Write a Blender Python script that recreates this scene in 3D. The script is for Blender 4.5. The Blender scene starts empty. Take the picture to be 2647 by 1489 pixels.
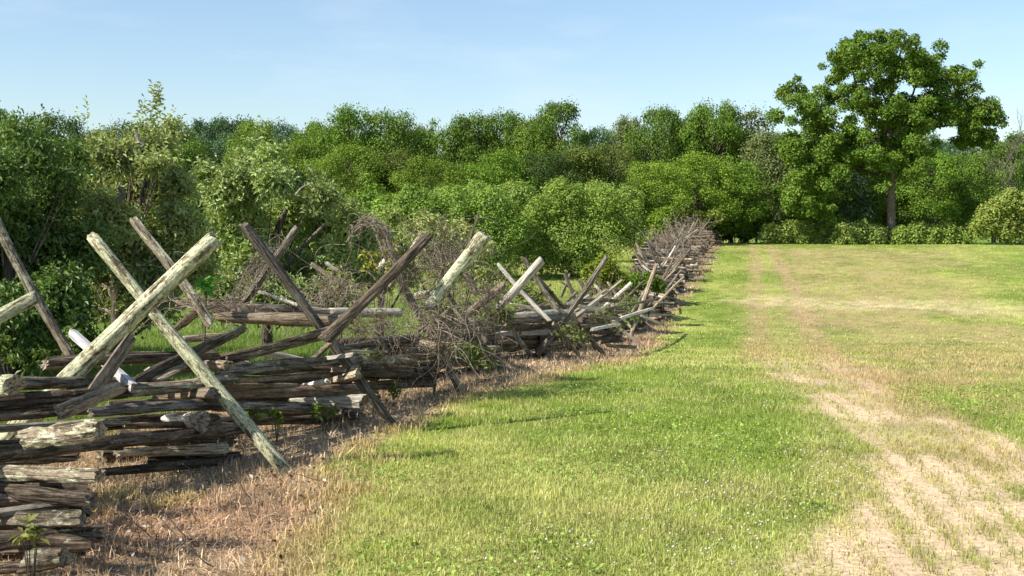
import bpy, math, random
import numpy as np
from mathutils import Vector, Matrix

R = random.Random(11)
N = np.random.RandomState(7)
scene = bpy.context.scene
C = scene.collection

# ------------------------------------------------------------------ camera, sky, sun, exposure
EYE, F, W, H, HOR = 1.65, 3000.0, 2647.0, 1489.0, 600.0
cam_d = bpy.data.cameras.new('camera')
cam_d.sensor_width = 36.0
cam_d.lens = 36.0 * F / W
cam_d.shift_y = -(H / 2 - HOR) / W
cam_d.clip_start, cam_d.clip_end = 0.1, 4000
cam = bpy.data.objects.new('camera', cam_d)
C.objects.link(cam)
cam.location = (0, 0, EYE)
cam.rotation_euler = (math.pi / 2, 0, 0)
scene.camera = cam

SUN_EL = math.radians(42)
TO_SUN = Vector((-0.89, -0.45, 0)).normalized()      # the sun stands to the left
world = bpy.data.worlds.new('World')
scene.world = world
world.use_nodes = True
wn, wl = world.node_tree.nodes, world.node_tree.links
wn.clear()
sky = wn.new('ShaderNodeTexSky')
sky.sky_type = 'NISHITA'
sky.sun_disc = False
sky.sun_elevation = SUN_EL
sky.sun_rotation = math.atan2(TO_SUN.x, TO_SUN.y)
sky.altitude = 150
sky.air_density, sky.dust_density, sky.ozone_density = 1.15, 0.7, 2.6
bg = wn.new('ShaderNodeBackground')
bg.inputs['Strength'].default_value = 0.11
wo = wn.new('ShaderNodeOutputWorld')
wtc = wn.new('ShaderNodeTexCoord')
wmp = wn.new('ShaderNodeMapping'); wmp.inputs['Scale'].default_value = (2.2, 2.2, 9.0); wmp.inputs['Rotation'].default_value = (0, .25, .3)
wno = wn.new('ShaderNodeTexNoise'); wno.inputs['Scale'].default_value = 2.4; wno.inputs['Detail'].default_value = 7; wno.inputs['Roughness'].default_value = .62
wrp = wn.new('ShaderNodeValToRGB'); wrp.color_ramp.elements[0].position = .48; wrp.color_ramp.elements[0].color = (0, 0, 0, 1)
wrp.color_ramp.elements[1].position = .80; wrp.color_ramp.elements[1].color = (.30, .30, .30, 1)
wmx = wn.new('ShaderNodeMix'); wmx.data_type = 'RGBA'; wmx.inputs[7].default_value = (5.6, 5.9, 6.6, 1)
wl.new(wtc.outputs['Generated'], wmp.inputs['Vector']); wl.new(wmp.outputs[0], wno.inputs['Vector']); wl.new(wno.outputs[0], wrp.inputs[0])
wl.new(wrp.outputs[0], wmx.inputs[0]); wl.new(sky.outputs[0], wmx.inputs[6]); wl.new(wmx.outputs[2], bg.inputs['Color'])
wl.new(bg.outputs[0], wo.inputs['Surface'])

sun_d = bpy.data.lights.new('sun', 'SUN')
sun_d.energy = 5.0
sun_d.angle = math.radians(0.5)
sun_d.color = (1.0, 0.94, 0.84)
sun = bpy.data.objects.new('sun', sun_d)
C.objects.link(sun)
sv = Vector((TO_SUN.x * math.cos(SUN_EL), TO_SUN.y * math.cos(SUN_EL), math.sin(SUN_EL)))
sun.rotation_euler = sv.to_track_quat('Z', 'Y').to_euler()
sun.location = sv * 60

scene.view_settings.view_transform = 'Standard'
scene.view_settings.look = 'None'
scene.view_settings.exposure = 0.68
scene.view_settings.gamma = 1.0
scene.view_settings.use_curve_mapping = False
scene.cycles.use_denoising = True
scene.cycles.max_bounces = 7
scene.cycles.transparent_max_bounces = 4

# ------------------------------------------------------------------ helpers
def at(u, v, y):
    return Vector(((u - W / 2) / F * y, y, EYE - (v - HOR) / F * y))

TAB = N.rand(256, 256)
def vnoise(x, y, s=1.0, o=0.0):
    x = np.asarray(x, float) * s + o * 17.3 + 1000
    y = np.asarray(y, float) * s + o * 31.7 + 1000
    xi, yi = np.floor(x).astype(int), np.floor(y).astype(int)
    fx, fy = x - xi, y - yi
    fx, fy = fx * fx * (3 - 2 * fx), fy * fy * (3 - 2 * fy)
    a, b = TAB[xi & 255, yi & 255], TAB[(xi + 1) & 255, yi & 255]
    c, d = TAB[xi & 255, (yi + 1) & 255], TAB[(xi + 1) & 255, (yi + 1) & 255]
    return (a * (1 - fx) + b * fx) * (1 - fy) + (c * (1 - fx) + d * fx) * fy
def fbm(x, y, s=1.0, o=0.0, k=4):
    t, a, q = 0, 0.5, 0
    for i in range(k):
        t = t + a * vnoise(x, y, s * 2.03 ** i, o + i * 1.7); q += a; a *= 0.55
    return t / q
def sstep(a, b, x):
    t = np.clip((x - a) / (b - a), 0, 1)
    return t * t * (3 - 2 * t)

PY = [-50, 0, 10, 12, 15, 20, 25, 30, 35, 40, 50, 60, 70, 80, 88, 96, 115, 160, 3000]
PZ = [0, 0, 0, -.02, -.15, -.55, -.93, -1.2, -1.33, -1.25, -.72, -.2, .3, .68, .82, .75, .3, -.5, -.5]
yy_ = np.arange(-50, 3000, 0.5)
zz_ = np.interp(yy_, PY, PZ)
kk_ = np.ones(9) / 9
zz_[4:-4] = np.convolve(zz_, kk_, 'valid')
def prof(y):
    return np.interp(y, yy_, zz_)
def ground(x, y):
    x, y = np.asarray(x, float), np.asarray(y, float)
    z = prof(y)
    left = sstep(-3.0, -12.0, x - 0.16 * y) * sstep(8, 30, y) * sstep(110, 70, y)
    z = z + left * np.where(z < 0, -z * .25, 0)
    near = sstep(90, 20, y)
    return z + near * (0.05 * (fbm(x, y, .45, 3, 2) - .5) + .022 * (fbm(x, y, 3.1, 5, 2) - .5)) + .12 * sstep(20, 60, y) * (fbm(x, y, .07, 9, 2) - .5) * sstep(100, 85, y)
def gz(x, y):
    return float(ground(x, y))
_ty = np.concatenate([np.arange(3, 40, .02), np.arange(40, 90, .05)])
_tv = HOR + (EYE - prof(_ty)) * F / _ty
_tv = np.minimum.accumulate(_tv)
def hit(u, v):
    """point of the ground seen at a pixel of the photograph"""
    y = float(np.interp(-v, -_tv, _ty))
    return ((u - W / 2) / F * y, y)

def mesh_np(name, V, faces, cols=None, smooth=False):
    me = bpy.data.meshes.new(name)
    V = np.ascontiguousarray(V, np.float32)
    me.vertices.add(len(V))
    me.vertices.foreach_set('co', V.ravel())
    if not isinstance(faces, (list, tuple)):
        faces = [faces]
    flat = np.concatenate([np.asarray(f, np.int32).ravel() for f in faces])
    tot = np.concatenate([np.full(len(f), f.shape[1], np.int32) for f in faces])
    st = np.concatenate([[0], np.cumsum(tot)[:-1]]).astype(np.int32)
    me.loops.add(len(flat))
    me.loops.foreach_set('vertex_index', flat)
    me.polygons.add(len(tot))
    me.polygons.foreach_set('loop_start', st)
    me.polygons.foreach_set('loop_total', tot)
    me.polygons.foreach_set('use_smooth', np.full(len(tot), smooth, bool))
    me.update(calc_edges=True)
    if cols is not None:
        a = me.color_attributes.new('tint', 'FLOAT_COLOR', 'POINT')
        c4 = np.ones((len(V), 4), np.float32)
        c4[:, :3] = cols
        a.data.foreach_set('color', c4.ravel())
    return me

def link(name, me, mat=None, parent=None):
    o = bpy.data.objects.new(name, me)
    C.objects.link(o)
    if mat is not None and me is not None:
        for m in (mat if isinstance(mat, (list, tuple)) else [mat]):
            me.materials.append(m)
    if parent is not None:
        o.parent = parent
    return o
def tag(o, label=None, cat=None, group=None, kind=None):
    if label: o['label'] = label
    if cat: o['category'] = cat
    if group: o['group'] = group
    if kind: o['kind'] = kind
    return o
def empty(name, loc=(0, 0, 0)):
    o = bpy.data.objects.new(name, None)
    o.empty_display_size = 0.2
    C.objects.link(o)
    o.location = loc
    return o

# ------------------------------------------------------------------ materials
def new_mat(name):
    m = bpy.data.materials.new(name)
    m.use_nodes = True
    m.node_tree.nodes.clear()
    return m, m.node_tree.nodes, m.node_tree.links
def ramp(n, pts):
    r = n.new('ShaderNodeValToRGB')
    e = r.color_ramp.elements
    while len(e) < len(pts): e.new(0.5)
    for k, (p, c) in enumerate(pts):
        e[k].position = p
        e[k].color = (c[0], c[1], c[2], 1) if hasattr(c, '__len__') else (c, c, c, 1)
    return r
def noise(n, l, co, scale, detail=5, rough=.6, mapping=None):
    if mapping:
        mp = n.new('ShaderNodeMapping')
        mp.inputs['Scale'].default_value = mapping
        l.new(co, mp.inputs['Vector']); co = mp.outputs[0]
    t = n.new('ShaderNodeTexNoise')
    t.inputs['Scale'].default_value = scale
    t.inputs['Detail'].default_value = detail
    t.inputs['Roughness'].default_value = rough
    l.new(co, t.inputs['Vector'])
    return t
def mixc(n, l, a, b, fac, mode='MIX'):
    m = n.new('ShaderNodeMix')
    m.data_type = 'RGBA'; m.blend_type = mode
    for sock, val in ((m.inputs[6], a), (m.inputs[7], b), (m.inputs[0], fac)):
        if hasattr(val, 'links'): l.new(val, sock)
        elif hasattr(val, '__len__'): sock.default_value = (val[0], val[1], val[2], 1)
        else: sock.default_value = val
    return m.outputs[2]

def leaf_mat(name, transl=.35, use_obj=True, spec=.35, rough=.5, yellow=(1.25, 1.15, .5)):
    m, n, l = new_mat(name)
    att = n.new('ShaderNodeAttribute'); att.attribute_name = 'tint'
    base = att.outputs['Color']
    if use_obj:
        oi = n.new('ShaderNodeObjectInfo')
        base = mixc(n, l, base, oi.outputs['Color'], 1.0, 'MULTIPLY')
    p = n.new('ShaderNodeBsdfPrincipled')
    l.new(base, p.inputs['Base Color'])
    p.inputs['Roughness'].default_value = rough
    p.inputs['Specular IOR Level'].default_value = spec
    t = n.new('ShaderNodeBsdfTranslucent')
    tc = mixc(n, l, base, yellow, 1.0, 'MULTIPLY')
    l.new(tc, t.inputs['Color'])
    ms = n.new('ShaderNodeMixShader'); ms.inputs[0].default_value = transl
    l.new(p.outputs[0], ms.inputs[1]); l.new(t.outputs[0], ms.inputs[2])
    o = n.new('ShaderNodeOutputMaterial'); l.new(ms.outputs[0], o.inputs['Surface'])
    return m

def wood_mat(name, lo, mid, hi, lichen=0.0, lich_col=(.52, .56, .36), bump=.6, crack=1.0):
    m, n, l = new_mat(name)
    tc = n.new('ShaderNodeTexCoord'); oi = n.new('ShaderNodeObjectInfo')
    add = n.new('ShaderNodeVectorMath'); add.operation = 'MULTIPLY_ADD'
    l.new(oi.outputs['Random'], add.inputs[0]); add.inputs[1].default_value = (37, 53, 71)
    l.new(tc.outputs['Object'], add.inputs[2])
    co = add.outputs[0]
    g = noise(n, l, co, 1.0, 8, .74, (34, 34, 4.5))
    big = noise(n, l, co, 1.0, 4, .6, (9, 9, 2.2))
    cr = noise(n, l, co, 1.0, 4, .55, (60, 60, 4.0))
    mx = n.new('ShaderNodeMath'); mx.operation = 'MULTIPLY_ADD'
    l.new(g.outputs[0], mx.inputs[0]); mx.inputs[1].default_value = .6
    sc = n.new('ShaderNodeMath'); sc.operation = 'MULTIPLY'; l.new(big.outputs[0], sc.inputs[0]); sc.inputs[1].default_value = .4
    l.new(sc.outputs[0], mx.inputs[2])
    r = ramp(n, [(.30, lo), (.48, mid), (.68, hi)])
    l.new(mx.outputs[0], r.inputs[0])
    crr = ramp(n, [(.38, .12), (.48, 1.0)]); l.new(cr.outputs[0], crr.inputs[0])
    col = mixc(n, l, r.outputs[0], crr.outputs[0], .75 * crack, 'MULTIPLY')
    if lichen > 0:
        ln = noise(n, l, co, 26.0, 6, .75, (1, 1, .6))
        ln2 = noise(n, l, co, 3.0, 2, .5)
        am = n.new('ShaderNodeMath'); am.operation = 'MULTIPLY_ADD'
        l.new(ln2.outputs[0], am.inputs[0]); am.inputs[1].default_value = .35; l.new(ln.outputs[0], am.inputs[2])
        th = 1.03 - .50 * lichen
        ag = n.new('ShaderNodeMath'); ag.operation = 'MULTIPLY_ADD'
        l.new(g.outputs[0], ag.inputs[0]); ag.inputs[1].default_value = .55; l.new(am.outputs[0], ag.inputs[2])
        lr = ramp(n, [(0, 0.0), (1, 1.0)])
        sh = n.new('ShaderNodeMapRange'); sh.inputs[1].default_value = th + .165; sh.inputs[2].default_value = th + .225
        l.new(ag.outputs[0], sh.inputs[0]); l.new(sh.outputs[0], lr.inputs[0])
        lc = ramp(n, [(.35, (lich_col[0] * .6, lich_col[1] * .65, lich_col[2] * .5)), (.6, lich_col), (.75, (lich_col[0] * 1.25, lich_col[1] * 1.2, lich_col[2] * 1.35))])
        l.new(g.outputs[0], lc.inputs[0])
        col = mixc(n, l, col, lc.outputs[0], lr.outputs[0])
        ck = noise(n, l, co, 1.0, 5, .7, (30, 30, 13))
        ab = ramp(n, [(.455, 1.0), (.49, .25), (.51, .25), (.545, 1.0)]); l.new(ck.outputs[0], ab.inputs[0])
        col = mixc(n, l, col, ab.outputs[0], .6, 'MULTIPLY')
    tone = ramp(n, [(0, .62), (1, 1.45)]); l.new(oi.outputs['Random'], tone.inputs[0])
    col = mixc(n, l, col, tone.outputs[0], 1.0, 'MULTIPLY')
    p = n.new('ShaderNodeBsdfPrincipled')
    l.new(col, p.inputs['Base Color'])
    p.inputs['Roughness'].default_value = .9
    p.inputs['Specular IOR Level'].default_value = .15
    b = n.new('ShaderNodeBump'); b.inputs['Strength'].default_value = bump; b.inputs['Distance'].default_value = .022
    hm = n.new('ShaderNodeMath'); hm.operation = 'MULTIPLY_ADD'
    l.new(crr.outputs[0], hm.inputs[0]); hm.inputs[1].default_value = .6; l.new(g.outputs[0], hm.inputs[2])
    l.new(hm.outputs[0], b.inputs['Height']); l.new(b.outputs[0], p.inputs['Normal'])
    o = n.new('ShaderNodeOutputMaterial'); l.new(p.outputs[0], o.inputs['Surface'])
    return m

M_LEAF = leaf_mat('tree_leaves', .24, True, .25, .6)
M_APPLE = leaf_mat('apple_leaves', .25, True, .35, .45, (1.15, 1.15, .45))
M_GRASS = leaf_mat('grass_blades', .3, False, .25, .55, (1.1, 1.1, .6))
M_WOOD = {
    'lichen': wood_mat('lichen_bark', (.07, .05, .03), (.23, .185, .115), (.45, .39, .26), .64, (.64, .625, .42), bump=1.0),
    'lich2': wood_mat('patchy_lichen_wood', (.07, .052, .035), (.25, .20, .14), (.50, .43, .31), .42, (.56, .54, .38), bump=1.0),
    'grey': wood_mat('grey_weathered_wood', (.06, .048, .036), (.21, .18, .14), (.44, .39, .315), .22, (.50, .49, .36), bump=1.0),
    'dark': wood_mat('dark_weathered_wood', (.03, .022, .016), (.125, .093, .066), (.31, .25, .18), .2, (.42, .40, .29), bump=1.0),
    'tan': wood_mat('tan_split_wood', (.12, .085, .055), (.32, .25, .17), (.52, .44, .32), .1, (.5, .5, .38)),
    'brown': wood_mat('brown_bark', (.06, .04, .028), (.19, .13, .09), (.36, .27, .19), .05, (.4, .4, .3)),
    'white': wood_mat('bleached_wood', (.22, .19, .15), (.52, .47, .385), (.78, .71, .59), 0, crack=.6),
    'paint': wood_mat('white_board', (.22, .21, .205), (.42, .41, .41), (.54, .53, .53), 0, bump=.4, crack=.5),
}
M_END = wood_mat('end_grain', (.08, .06, .045), (.27, .22, .16), (.50, .44, .33), .2, (.45, .48, .35))
M_BARK = wood_mat('tree_bark', (.05, .04, .03), (.15, .12, .09), (.30, .25, .20), .1, (.3, .32, .24), bump=.9)
M_BARKP = wood_mat('pale_branch_bark', (.12, .10, .08), (.30, .25, .20), (.48, .42, .35), .1, (.4, .4, .3))
M_VINE = wood_mat('vine_stems', (.07, .05, .038), (.22, .17, .13), (.43, .37, .29), 0, bump=.1)

# ground: base colours per place come from the 'tint' attribute, grain from noise
def ground_mat():
    m, n, l = new_mat('field_ground')
    att = n.new('ShaderNodeAttribute'); att.attribute_name = 'tint'
    tc = n.new('ShaderNodeTexCoord')
    a = noise(n, l, tc.outputs['Object'], 22, 6, .7)
    b = noise(n, l, tc.outputs['Object'], 1.0, 5, .65, (2.2, 1.2, 1))
    ra = ramp(n, [(.3, .62), (.5, 1.0), (.7, 1.3)]); l.new(a.outputs[0], ra.inputs[0])
    rb = ramp(n, [(.3, .82), (.7, 1.16)]); l.new(b.outputs[0], rb.inputs[0])
    c = mixc(n, l, att.outputs['Color'], ra.outputs[0], 1.0, 'MULTIPLY')
    c = mixc(n, l, c, rb.outputs[0], 1.0, 'MULTIPLY')
    p = n.new('ShaderNodeBsdfPrincipled'); l.new(c, p.inputs['Base Color'])
    p.inputs['Roughness'].default_value = .95; p.inputs['Specular IOR Level'].default_value = .1
    bp = n.new('ShaderNodeBump'); bp.inputs['Strength'].default_value = .7; bp.inputs['Distance'].default_value = .03
    l.new(a.outputs[0], bp.inputs['Height']); l.new(bp.outputs[0], p.inputs['Normal'])
    o = n.new('ShaderNodeOutputMaterial'); l.new(p.outputs[0], o.inputs['Surface'])
    return m

# ------------------------------------------------------------------ the field: masks in ground coordinates
def poly_world(pts): return np.array([hit(u, v) for u, v in pts])
def line_dist(P, x, y):
    x, y = np.asarray(x, float), np.asarray(y, float)
    d = np.full(x.shape, 1e9)
    for (ax, ay), (bx, by) in zip(P[:-1], P[1:]):
        dx, dy = bx - ax, by - ay
        t = np.clip(((x - ax) * dx + (y - ay) * dy) / (dx * dx + dy * dy + 1e-9), 0, 1)
        d = np.minimum(d, np.hypot(x - ax - t * dx, y - ay - t * dy))
    return d
def x_at(P, y):                       # a boundary given as points, read as x over y
    P = P[np.argsort(P[:, 1])]
    return np.interp(y, P[:, 1], P[:, 0])
EDGE = poly_world([(760, 1489), (835, 1330), (905, 1190), (1100, 1100), (1290, 1012), (1480, 965), (1650, 925), (1730, 830), (1765, 785), (1800, 735), (1835, 680), (1856, 636)])
FENCE = np.array([(-3.2, 2.5), (-2.5, 5.0), (-2.15, 7.0), (-1.7, 9), (-1.25, 11), (-.75, 13), (.0, 17), (.75, 21), (1.75, 26), (3.1, 32), (4.3, 38), (5.95, 47), (8.0, 60), (10.9, 74), (14.2, 88), (15.2, 92)])
def edge_x(y):
    e = x_at(EDGE, y)
    return np.where(y < EDGE[:, 1].min(), EDGE[np.argmin(EDGE[:, 1]), 0] - .05 * (EDGE[:, 1].min() - y), e)
def fence_x(y): return x_at(FENCE, y)
PL = poly_world([(2210, 1489), (2165, 1400), (2200, 1300), (2215, 1240), (2150, 1120), (2080, 1040), (1980, 962), (1935, 900), (1925, 800), (1930, 700), (1940, 632)])
PR = poly_world([(2900, 1300), (2647, 1170), (2460, 1105), (2300, 1020), (2200, 945), (2130, 880), (2085, 800), (2050, 740), (1998, 632)])
ROWS = [poly_world(q) for q in (
    [(1960, 930), (1962, 860), (1955, 780), (1952, 700), (1948, 632)],
    [(2200, 960), (2110, 880), (2085, 830), (2060, 760), (2020, 690), (1985, 632)],
    [(2647, 1230), (2450, 1110), (2330, 1040), (2200, 960)])]
DRY = [poly_world(q) for q in (
    [(2110, 650), (2170, 700), (2240, 765)],
    [(2250, 650), (2260, 700), (2290, 760)],
    [(2150, 790), (2300, 850), (2450, 900), (2647, 960), (2800, 1010)],
    [(2400, 850), (2647, 890), (2800, 930)])]
STRIPE = poly_world([(2060, 782), (2200, 788), (2440, 796), (2647, 806), (2900, 815)])
SAND = [(poly_world(q), w) for q, w in (
    ([(2000, 965), (2130, 990)], .3), ([(2130, 1025), (2210, 1065)], .5), ([(2180, 1060), (2260, 1075)], .42),
    ([(2280, 1190), (2330, 1240), (2420, 1300)], .30), ([(2400, 1190), (2520, 1270)], .25), ([(2330, 1330), (2500, 1330), (2647, 1330)], .4),
    ([(2230, 1420), (2400, 1420), (2647, 1420)], .5), ([(2250, 1489), (2647, 1489), (2900, 1489)], .6),
    ([(2540, 1130), (2647, 1200), (2760, 1260)], .33), ([(2420, 1090), (2520, 1120)], .2))]
def masks(x, y):
    x, y = np.asarray(x, float), np.asarray(y, float)
    ny = .25 * sstep(3, 14, y) + .22 + .5 * sstep(20, 60, y)
    wob = (fbm(x, y, .9, 1, 4) - .5) * 2 * ny
    e = edge_x(y) + wob
    fx = fence_x(y)
    halfw = 1.5 + .3 * (fbm(x, y, .5, 33, 2) - .5)
    litter = sstep(.16, -.16, x - e) * sstep(-halfw - .4, -halfw + .3, x - fx)
    litter = np.where(y < 6.5, litter * sstep(3.2, 4.4, y) + litter * 0, litter)
    litter = np.maximum(litter, sstep(.16, -.16, x - e) * sstep(-3.6, -3.2, x) * (y < 8.5) * (y > 4)) * sstep(91, 86, y)
    pale = np.exp(-((x - e - .02) / .15) ** 2) * sstep(.32, .6, fbm(x, y, 1.3, 39, 3)) * (x > fx) * sstep(91, 86, y)
    wide = .25 + .02 * y
    inpath = sstep(-wide, wide, x - x_at(PL, y) + wob * .5) * sstep(wide, -wide, x - x_at(PR, y) + wob * .5)
    ymx = PL[:, 1].max()
    inpath = inpath * sstep(ymx + 5, ymx - 3, y)
    sandm = np.zeros(x.shape)
    for P, w in SAND:
        sandm = np.maximum(sandm, sstep(w * 1.25, w * .15, line_dist(P, x, y) + (fbm(x, y, 1.6, 21, 4) - .5) * 1.1 * w * 1.6))
    track = np.zeros(x.shape)
    for P in ROWS:
        track = np.maximum(track, sstep(.5, .08, line_dist(P, x, y) + (fbm(x, y, .8, 51, 3) - .5) * .5))
    dry = np.zeros(x.shape)
    for P in DRY:
        dry = np.maximum(dry, sstep(3.2, .3, line_dist(P, x, y) / (1 + y * .012) + (fbm(x, y, .35, 61, 4) - .5) * 3.6))
    stripe = sstep(3.4, .2, line_dist(STRIPE, x, y) + (fbm(x * .5, y, .5, 71, 4) - .5) * 4.5) * (1 - .45 * sstep(14, 22, x))
    cross = x - .5 * (x_at(PL, np.minimum(y, 85)) + x_at(PR, np.minimum(y, 85)))
    cross = cross / (1 + .01 * y)
    fine = vnoise(cross, y, 1, 41) * 0 + vnoise(cross * 3.4, y * .22, 1, 43) * .6 + vnoise(cross * 8, y * .5, 1, 45) * .4
    broad = vnoise(cross * .75, y * .05, 1, 47) * .6 + vnoise(cross * 1.9, y * .09, 1, 49) * .4
    inpath = np.clip(inpath * (.45 + 1.1 * fine), 0, 1)
    sandm = np.clip(np.maximum(sandm * sstep(.12, .55, .5 * fine + .5 * fbm(x, y * 1.6, 1.9, 57, 3) + .08), inpath * sstep(.60, .78, fine) * sstep(26, 16, y) * .5), 0, 1)
    dry = np.clip(dry * (.5 + 1.3 * broad) + sstep(.52, .68, broad) * .22 * sstep(1.5, 4, cross) * sstep(14, 24, y), 0, 1)
    track = np.clip(track * (.6 + .8 * fine), 0, 1)
    return litter, pale, inpath, sandm, track, dry, stripe
def lerp(a, b, t): return a * (1 - t[:, None]) + np.asarray(b) * t[:, None]
G_A, G_B, G_C = np.array([.24, .325, .05]), np.array([.40, .445, .10]), np.array([.54, .51, .21])
C_TAN, C_SAND, C_LIT, C_LITR, C_PALE = (.50, .375, .185), (.62, .46, .29), (.42, .32, .205), (.44, .30, .19), (.50, .42, .20)
def albedo(x, y, jitter=0.0, bare=False):
    """the colour that things have at a place: grass, dry grass, dead litter, sand, and shade painted in left of the fence"""
    litter, pale, inpath, sandm, track, dry, stripe = masks(x, y)
    n = len(x)
    big = fbm(x, y * .6, .38, 11, 4)
    small = fbm(x, y, 2.4, 15, 4)
    j = N.rand(n) * jitter
    c = np.tile(G_A, (n, 1))
    c = lerp(c, G_B, np.clip(sstep(.36, .62, big + (small - .5) * .5) + j * 1.1 - jitter * .45, 0, 1))
    c = lerp(c, G_C, np.clip(sstep(.62, .82, small * .5 + big * .5 + j * .55) * .9, 0, 1))
    patch = np.exp(-((x - .55) / 1.0) ** 2 - ((y - 7.2) / 1.6) ** 2) * .35      # yellowish mown patch
    c = lerp(c, G_C, np.clip(patch, 0, 1))
    mow = .5 + .5 * np.sin((x - edge_x(y)) * 2 * math.pi / 2.9 + .8)
    c = c * (1 + .13 * (mow - .5) * sstep(9, 26, y))[:, None]
    c = lerp(c, (.46, .40, .16), inpath * np.clip(.62 + (small - .5), 0, 1) * sstep(60, 25, y))
    c = lerp(c, C_TAN, np.clip(track * .62 + dry * (.62 + 1.3 * (small - .5)), 0, 1) * (1 - .2 * sstep(75, 88, y)))
    c = lerp(c, (.72, .60, .32), np.clip(stripe * .85 * sstep(.25, .65, small + .08), 0, 1))
    pr = sstep(16, 34, x - .12 * y) * sstep(45, 60, y)
    c = lerp(c, (.16, .31, .035), pr * .75 * (1 - dry))
    c = c * (.66 + .68 * (.55 * fbm(x, y, 1.5, 19, 3) + .45 * fbm(x, y, 5.5, 23, 2)))[:, None]
    left_shade = sstep(-.2, -1.2, x - fence_x(y)) * sstep(60, 35, y)
    c = lerp(c, (.12, .21, .03), left_shade * .75)  # deeper green left of the fence, standing in for the apple trees' shade
    if bare:
        c = lerp(c * .7, (.50, .39, .22), np.clip(inpath * .6 * sstep(28, 15, y), 0, 1))
        c = lerp(c, C_SAND, np.clip(sandm, 0, 1))
    c = lerp(c, C_PALE, np.clip(pale * (.55 + 1.2 * (small - .45)) + (j - jitter * .5) * pale, 0, 1))
    red = sstep(.45, .75, fbm(x, y, .8, 81, 3))
    lc = lerp(np.tile(C_LIT, (n, 1)), C_LITR, red)
    lc = lc * (.62 + .8 * fbm(x, y, 4.5, 91, 3))[:, None]
    if bare:
        lc = lc * .8
    c = c * (1 - litter[:, None]) + lc * litter[:, None]
    return c

# ground sheet: fan of rows around a point behind the camera, fine near by, coarse far off
rr = np.concatenate([np.geomspace(3.4, 110, 330), np.geomspace(112, 2500, 40)])
tt = np.concatenate([np.linspace(-3, -.56, 40)[:-1], np.linspace(-.56, .56, 420), np.linspace(.56, 3, 40)[1:]])
gr_, gt_ = np.meshgrid(rr, tt, indexing='ij')
GX, GY = (gt_ * gr_).ravel(), (gr_ - 3).ravel()
gv = np.stack([GX, GY, ground(GX, GY)], 1)
nr, nt = len(rr), len(tt)
ii = (np.arange(nr - 1)[:, None] * nt + np.arange(nt - 1)[None, :]).ravel()
gf = np.stack([ii, ii + 1, ii + nt + 1, ii + nt], 1)
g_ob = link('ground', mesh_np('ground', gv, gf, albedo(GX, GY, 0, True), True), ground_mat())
tag(g_ob, kind='structure')

# ------------------------------------------------------------------ grass
def blades(x, y, h, w, lean, col, bend=.6, seg=2):
    n = len(x)
    z = ground(x, y) - .004
    a = N.rand(n) * 6.283
    la = N.rand(n) * 6.283
    ln = np.abs(N.randn(n)) * lean
    dx, dy = np.cos(a) * w / 2, np.sin(a) * w / 2
    lx, ly = np.cos(la) * ln * h, np.sin(la) * ln * h
    hz = h / np.sqrt(1 + ln ** 2)
    b = np.stack([x, y, z], 1)
    off = np.stack([dx, dy, 0 * dx], 1)
    mid = b + np.stack([lx * .35, ly * .35, hz * .6], 1)
    tip = b + np.stack([lx, ly, hz * (1 - .25 * bend * np.minimum(ln, 1))], 1)
    if seg == 2:
        V = np.stack([b - off, b + off, mid + off * .75, mid - off * .75, tip], 1).reshape(-1, 3)
        k = np.arange(n)[:, None] * 5
        q = k + np.array([0, 1, 2, 3]); t = k + np.array([3, 2, 4])
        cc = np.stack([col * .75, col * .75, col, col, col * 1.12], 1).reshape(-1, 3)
        return V, [q, t], cc
    V = np.stack([b - off, b + off, tip], 1).reshape(-1, 3)
    return V, [np.arange(n)[:, None] * 3 + np.array([0, 1, 2])], np.repeat(col, 3, 0)

def scatter(n, r0, r1, t0=-.6, t1=.6):
    """even over the ground inside a fan"""
    r = np.sqrt(N.rand(n) * (r1 ** 2 - r0 ** 2) + r0 ** 2)
    t = t0 + N.rand(n) * (t1 - t0)
    return t * r, r

def clump(x, y, k, s):
    X = np.repeat(x, k) + N.randn(len(x) * k) * s
    Y = np.repeat(y, k) + N.randn(len(x) * k) * s
    return X, Y

def keep_for(kind, x, y):
    litter, pale, inpath, sandm, track, dry, stripe = masks(x, y)
    rows = .5 + .5 * np.sin((x - .5 * (x_at(PL, np.minimum(y, 85)) + x_at(PR, np.minimum(y, 85))) + .25 * (fbm(x, y, .5, 17, 2) - .5)) * 2 * math.pi / .26)
    if kind == 'lawn':
        p = (1 - litter) * (1 - (.5 + .42 * (1 - rows)) * sandm)
        thin = inpath * sstep(30, 16, y)
        p = p * (1 - thin * (.18 + .55 * (1 - rows)))
        p = p * (1 - .45 * dry)
        left = x < fence_x(y) - .4
        return (N.rand(len(x)) < p) & ~(left & (y < 4))
    if kind == 'litter':
        return N.rand(len(x)) < litter
    if kind == 'pale':
        return N.rand(len(x)) < np.clip(pale * 1.2, 0, 1) * sstep(.35, .6, fbm(x, y, 1.4, 37, 3))

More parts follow.
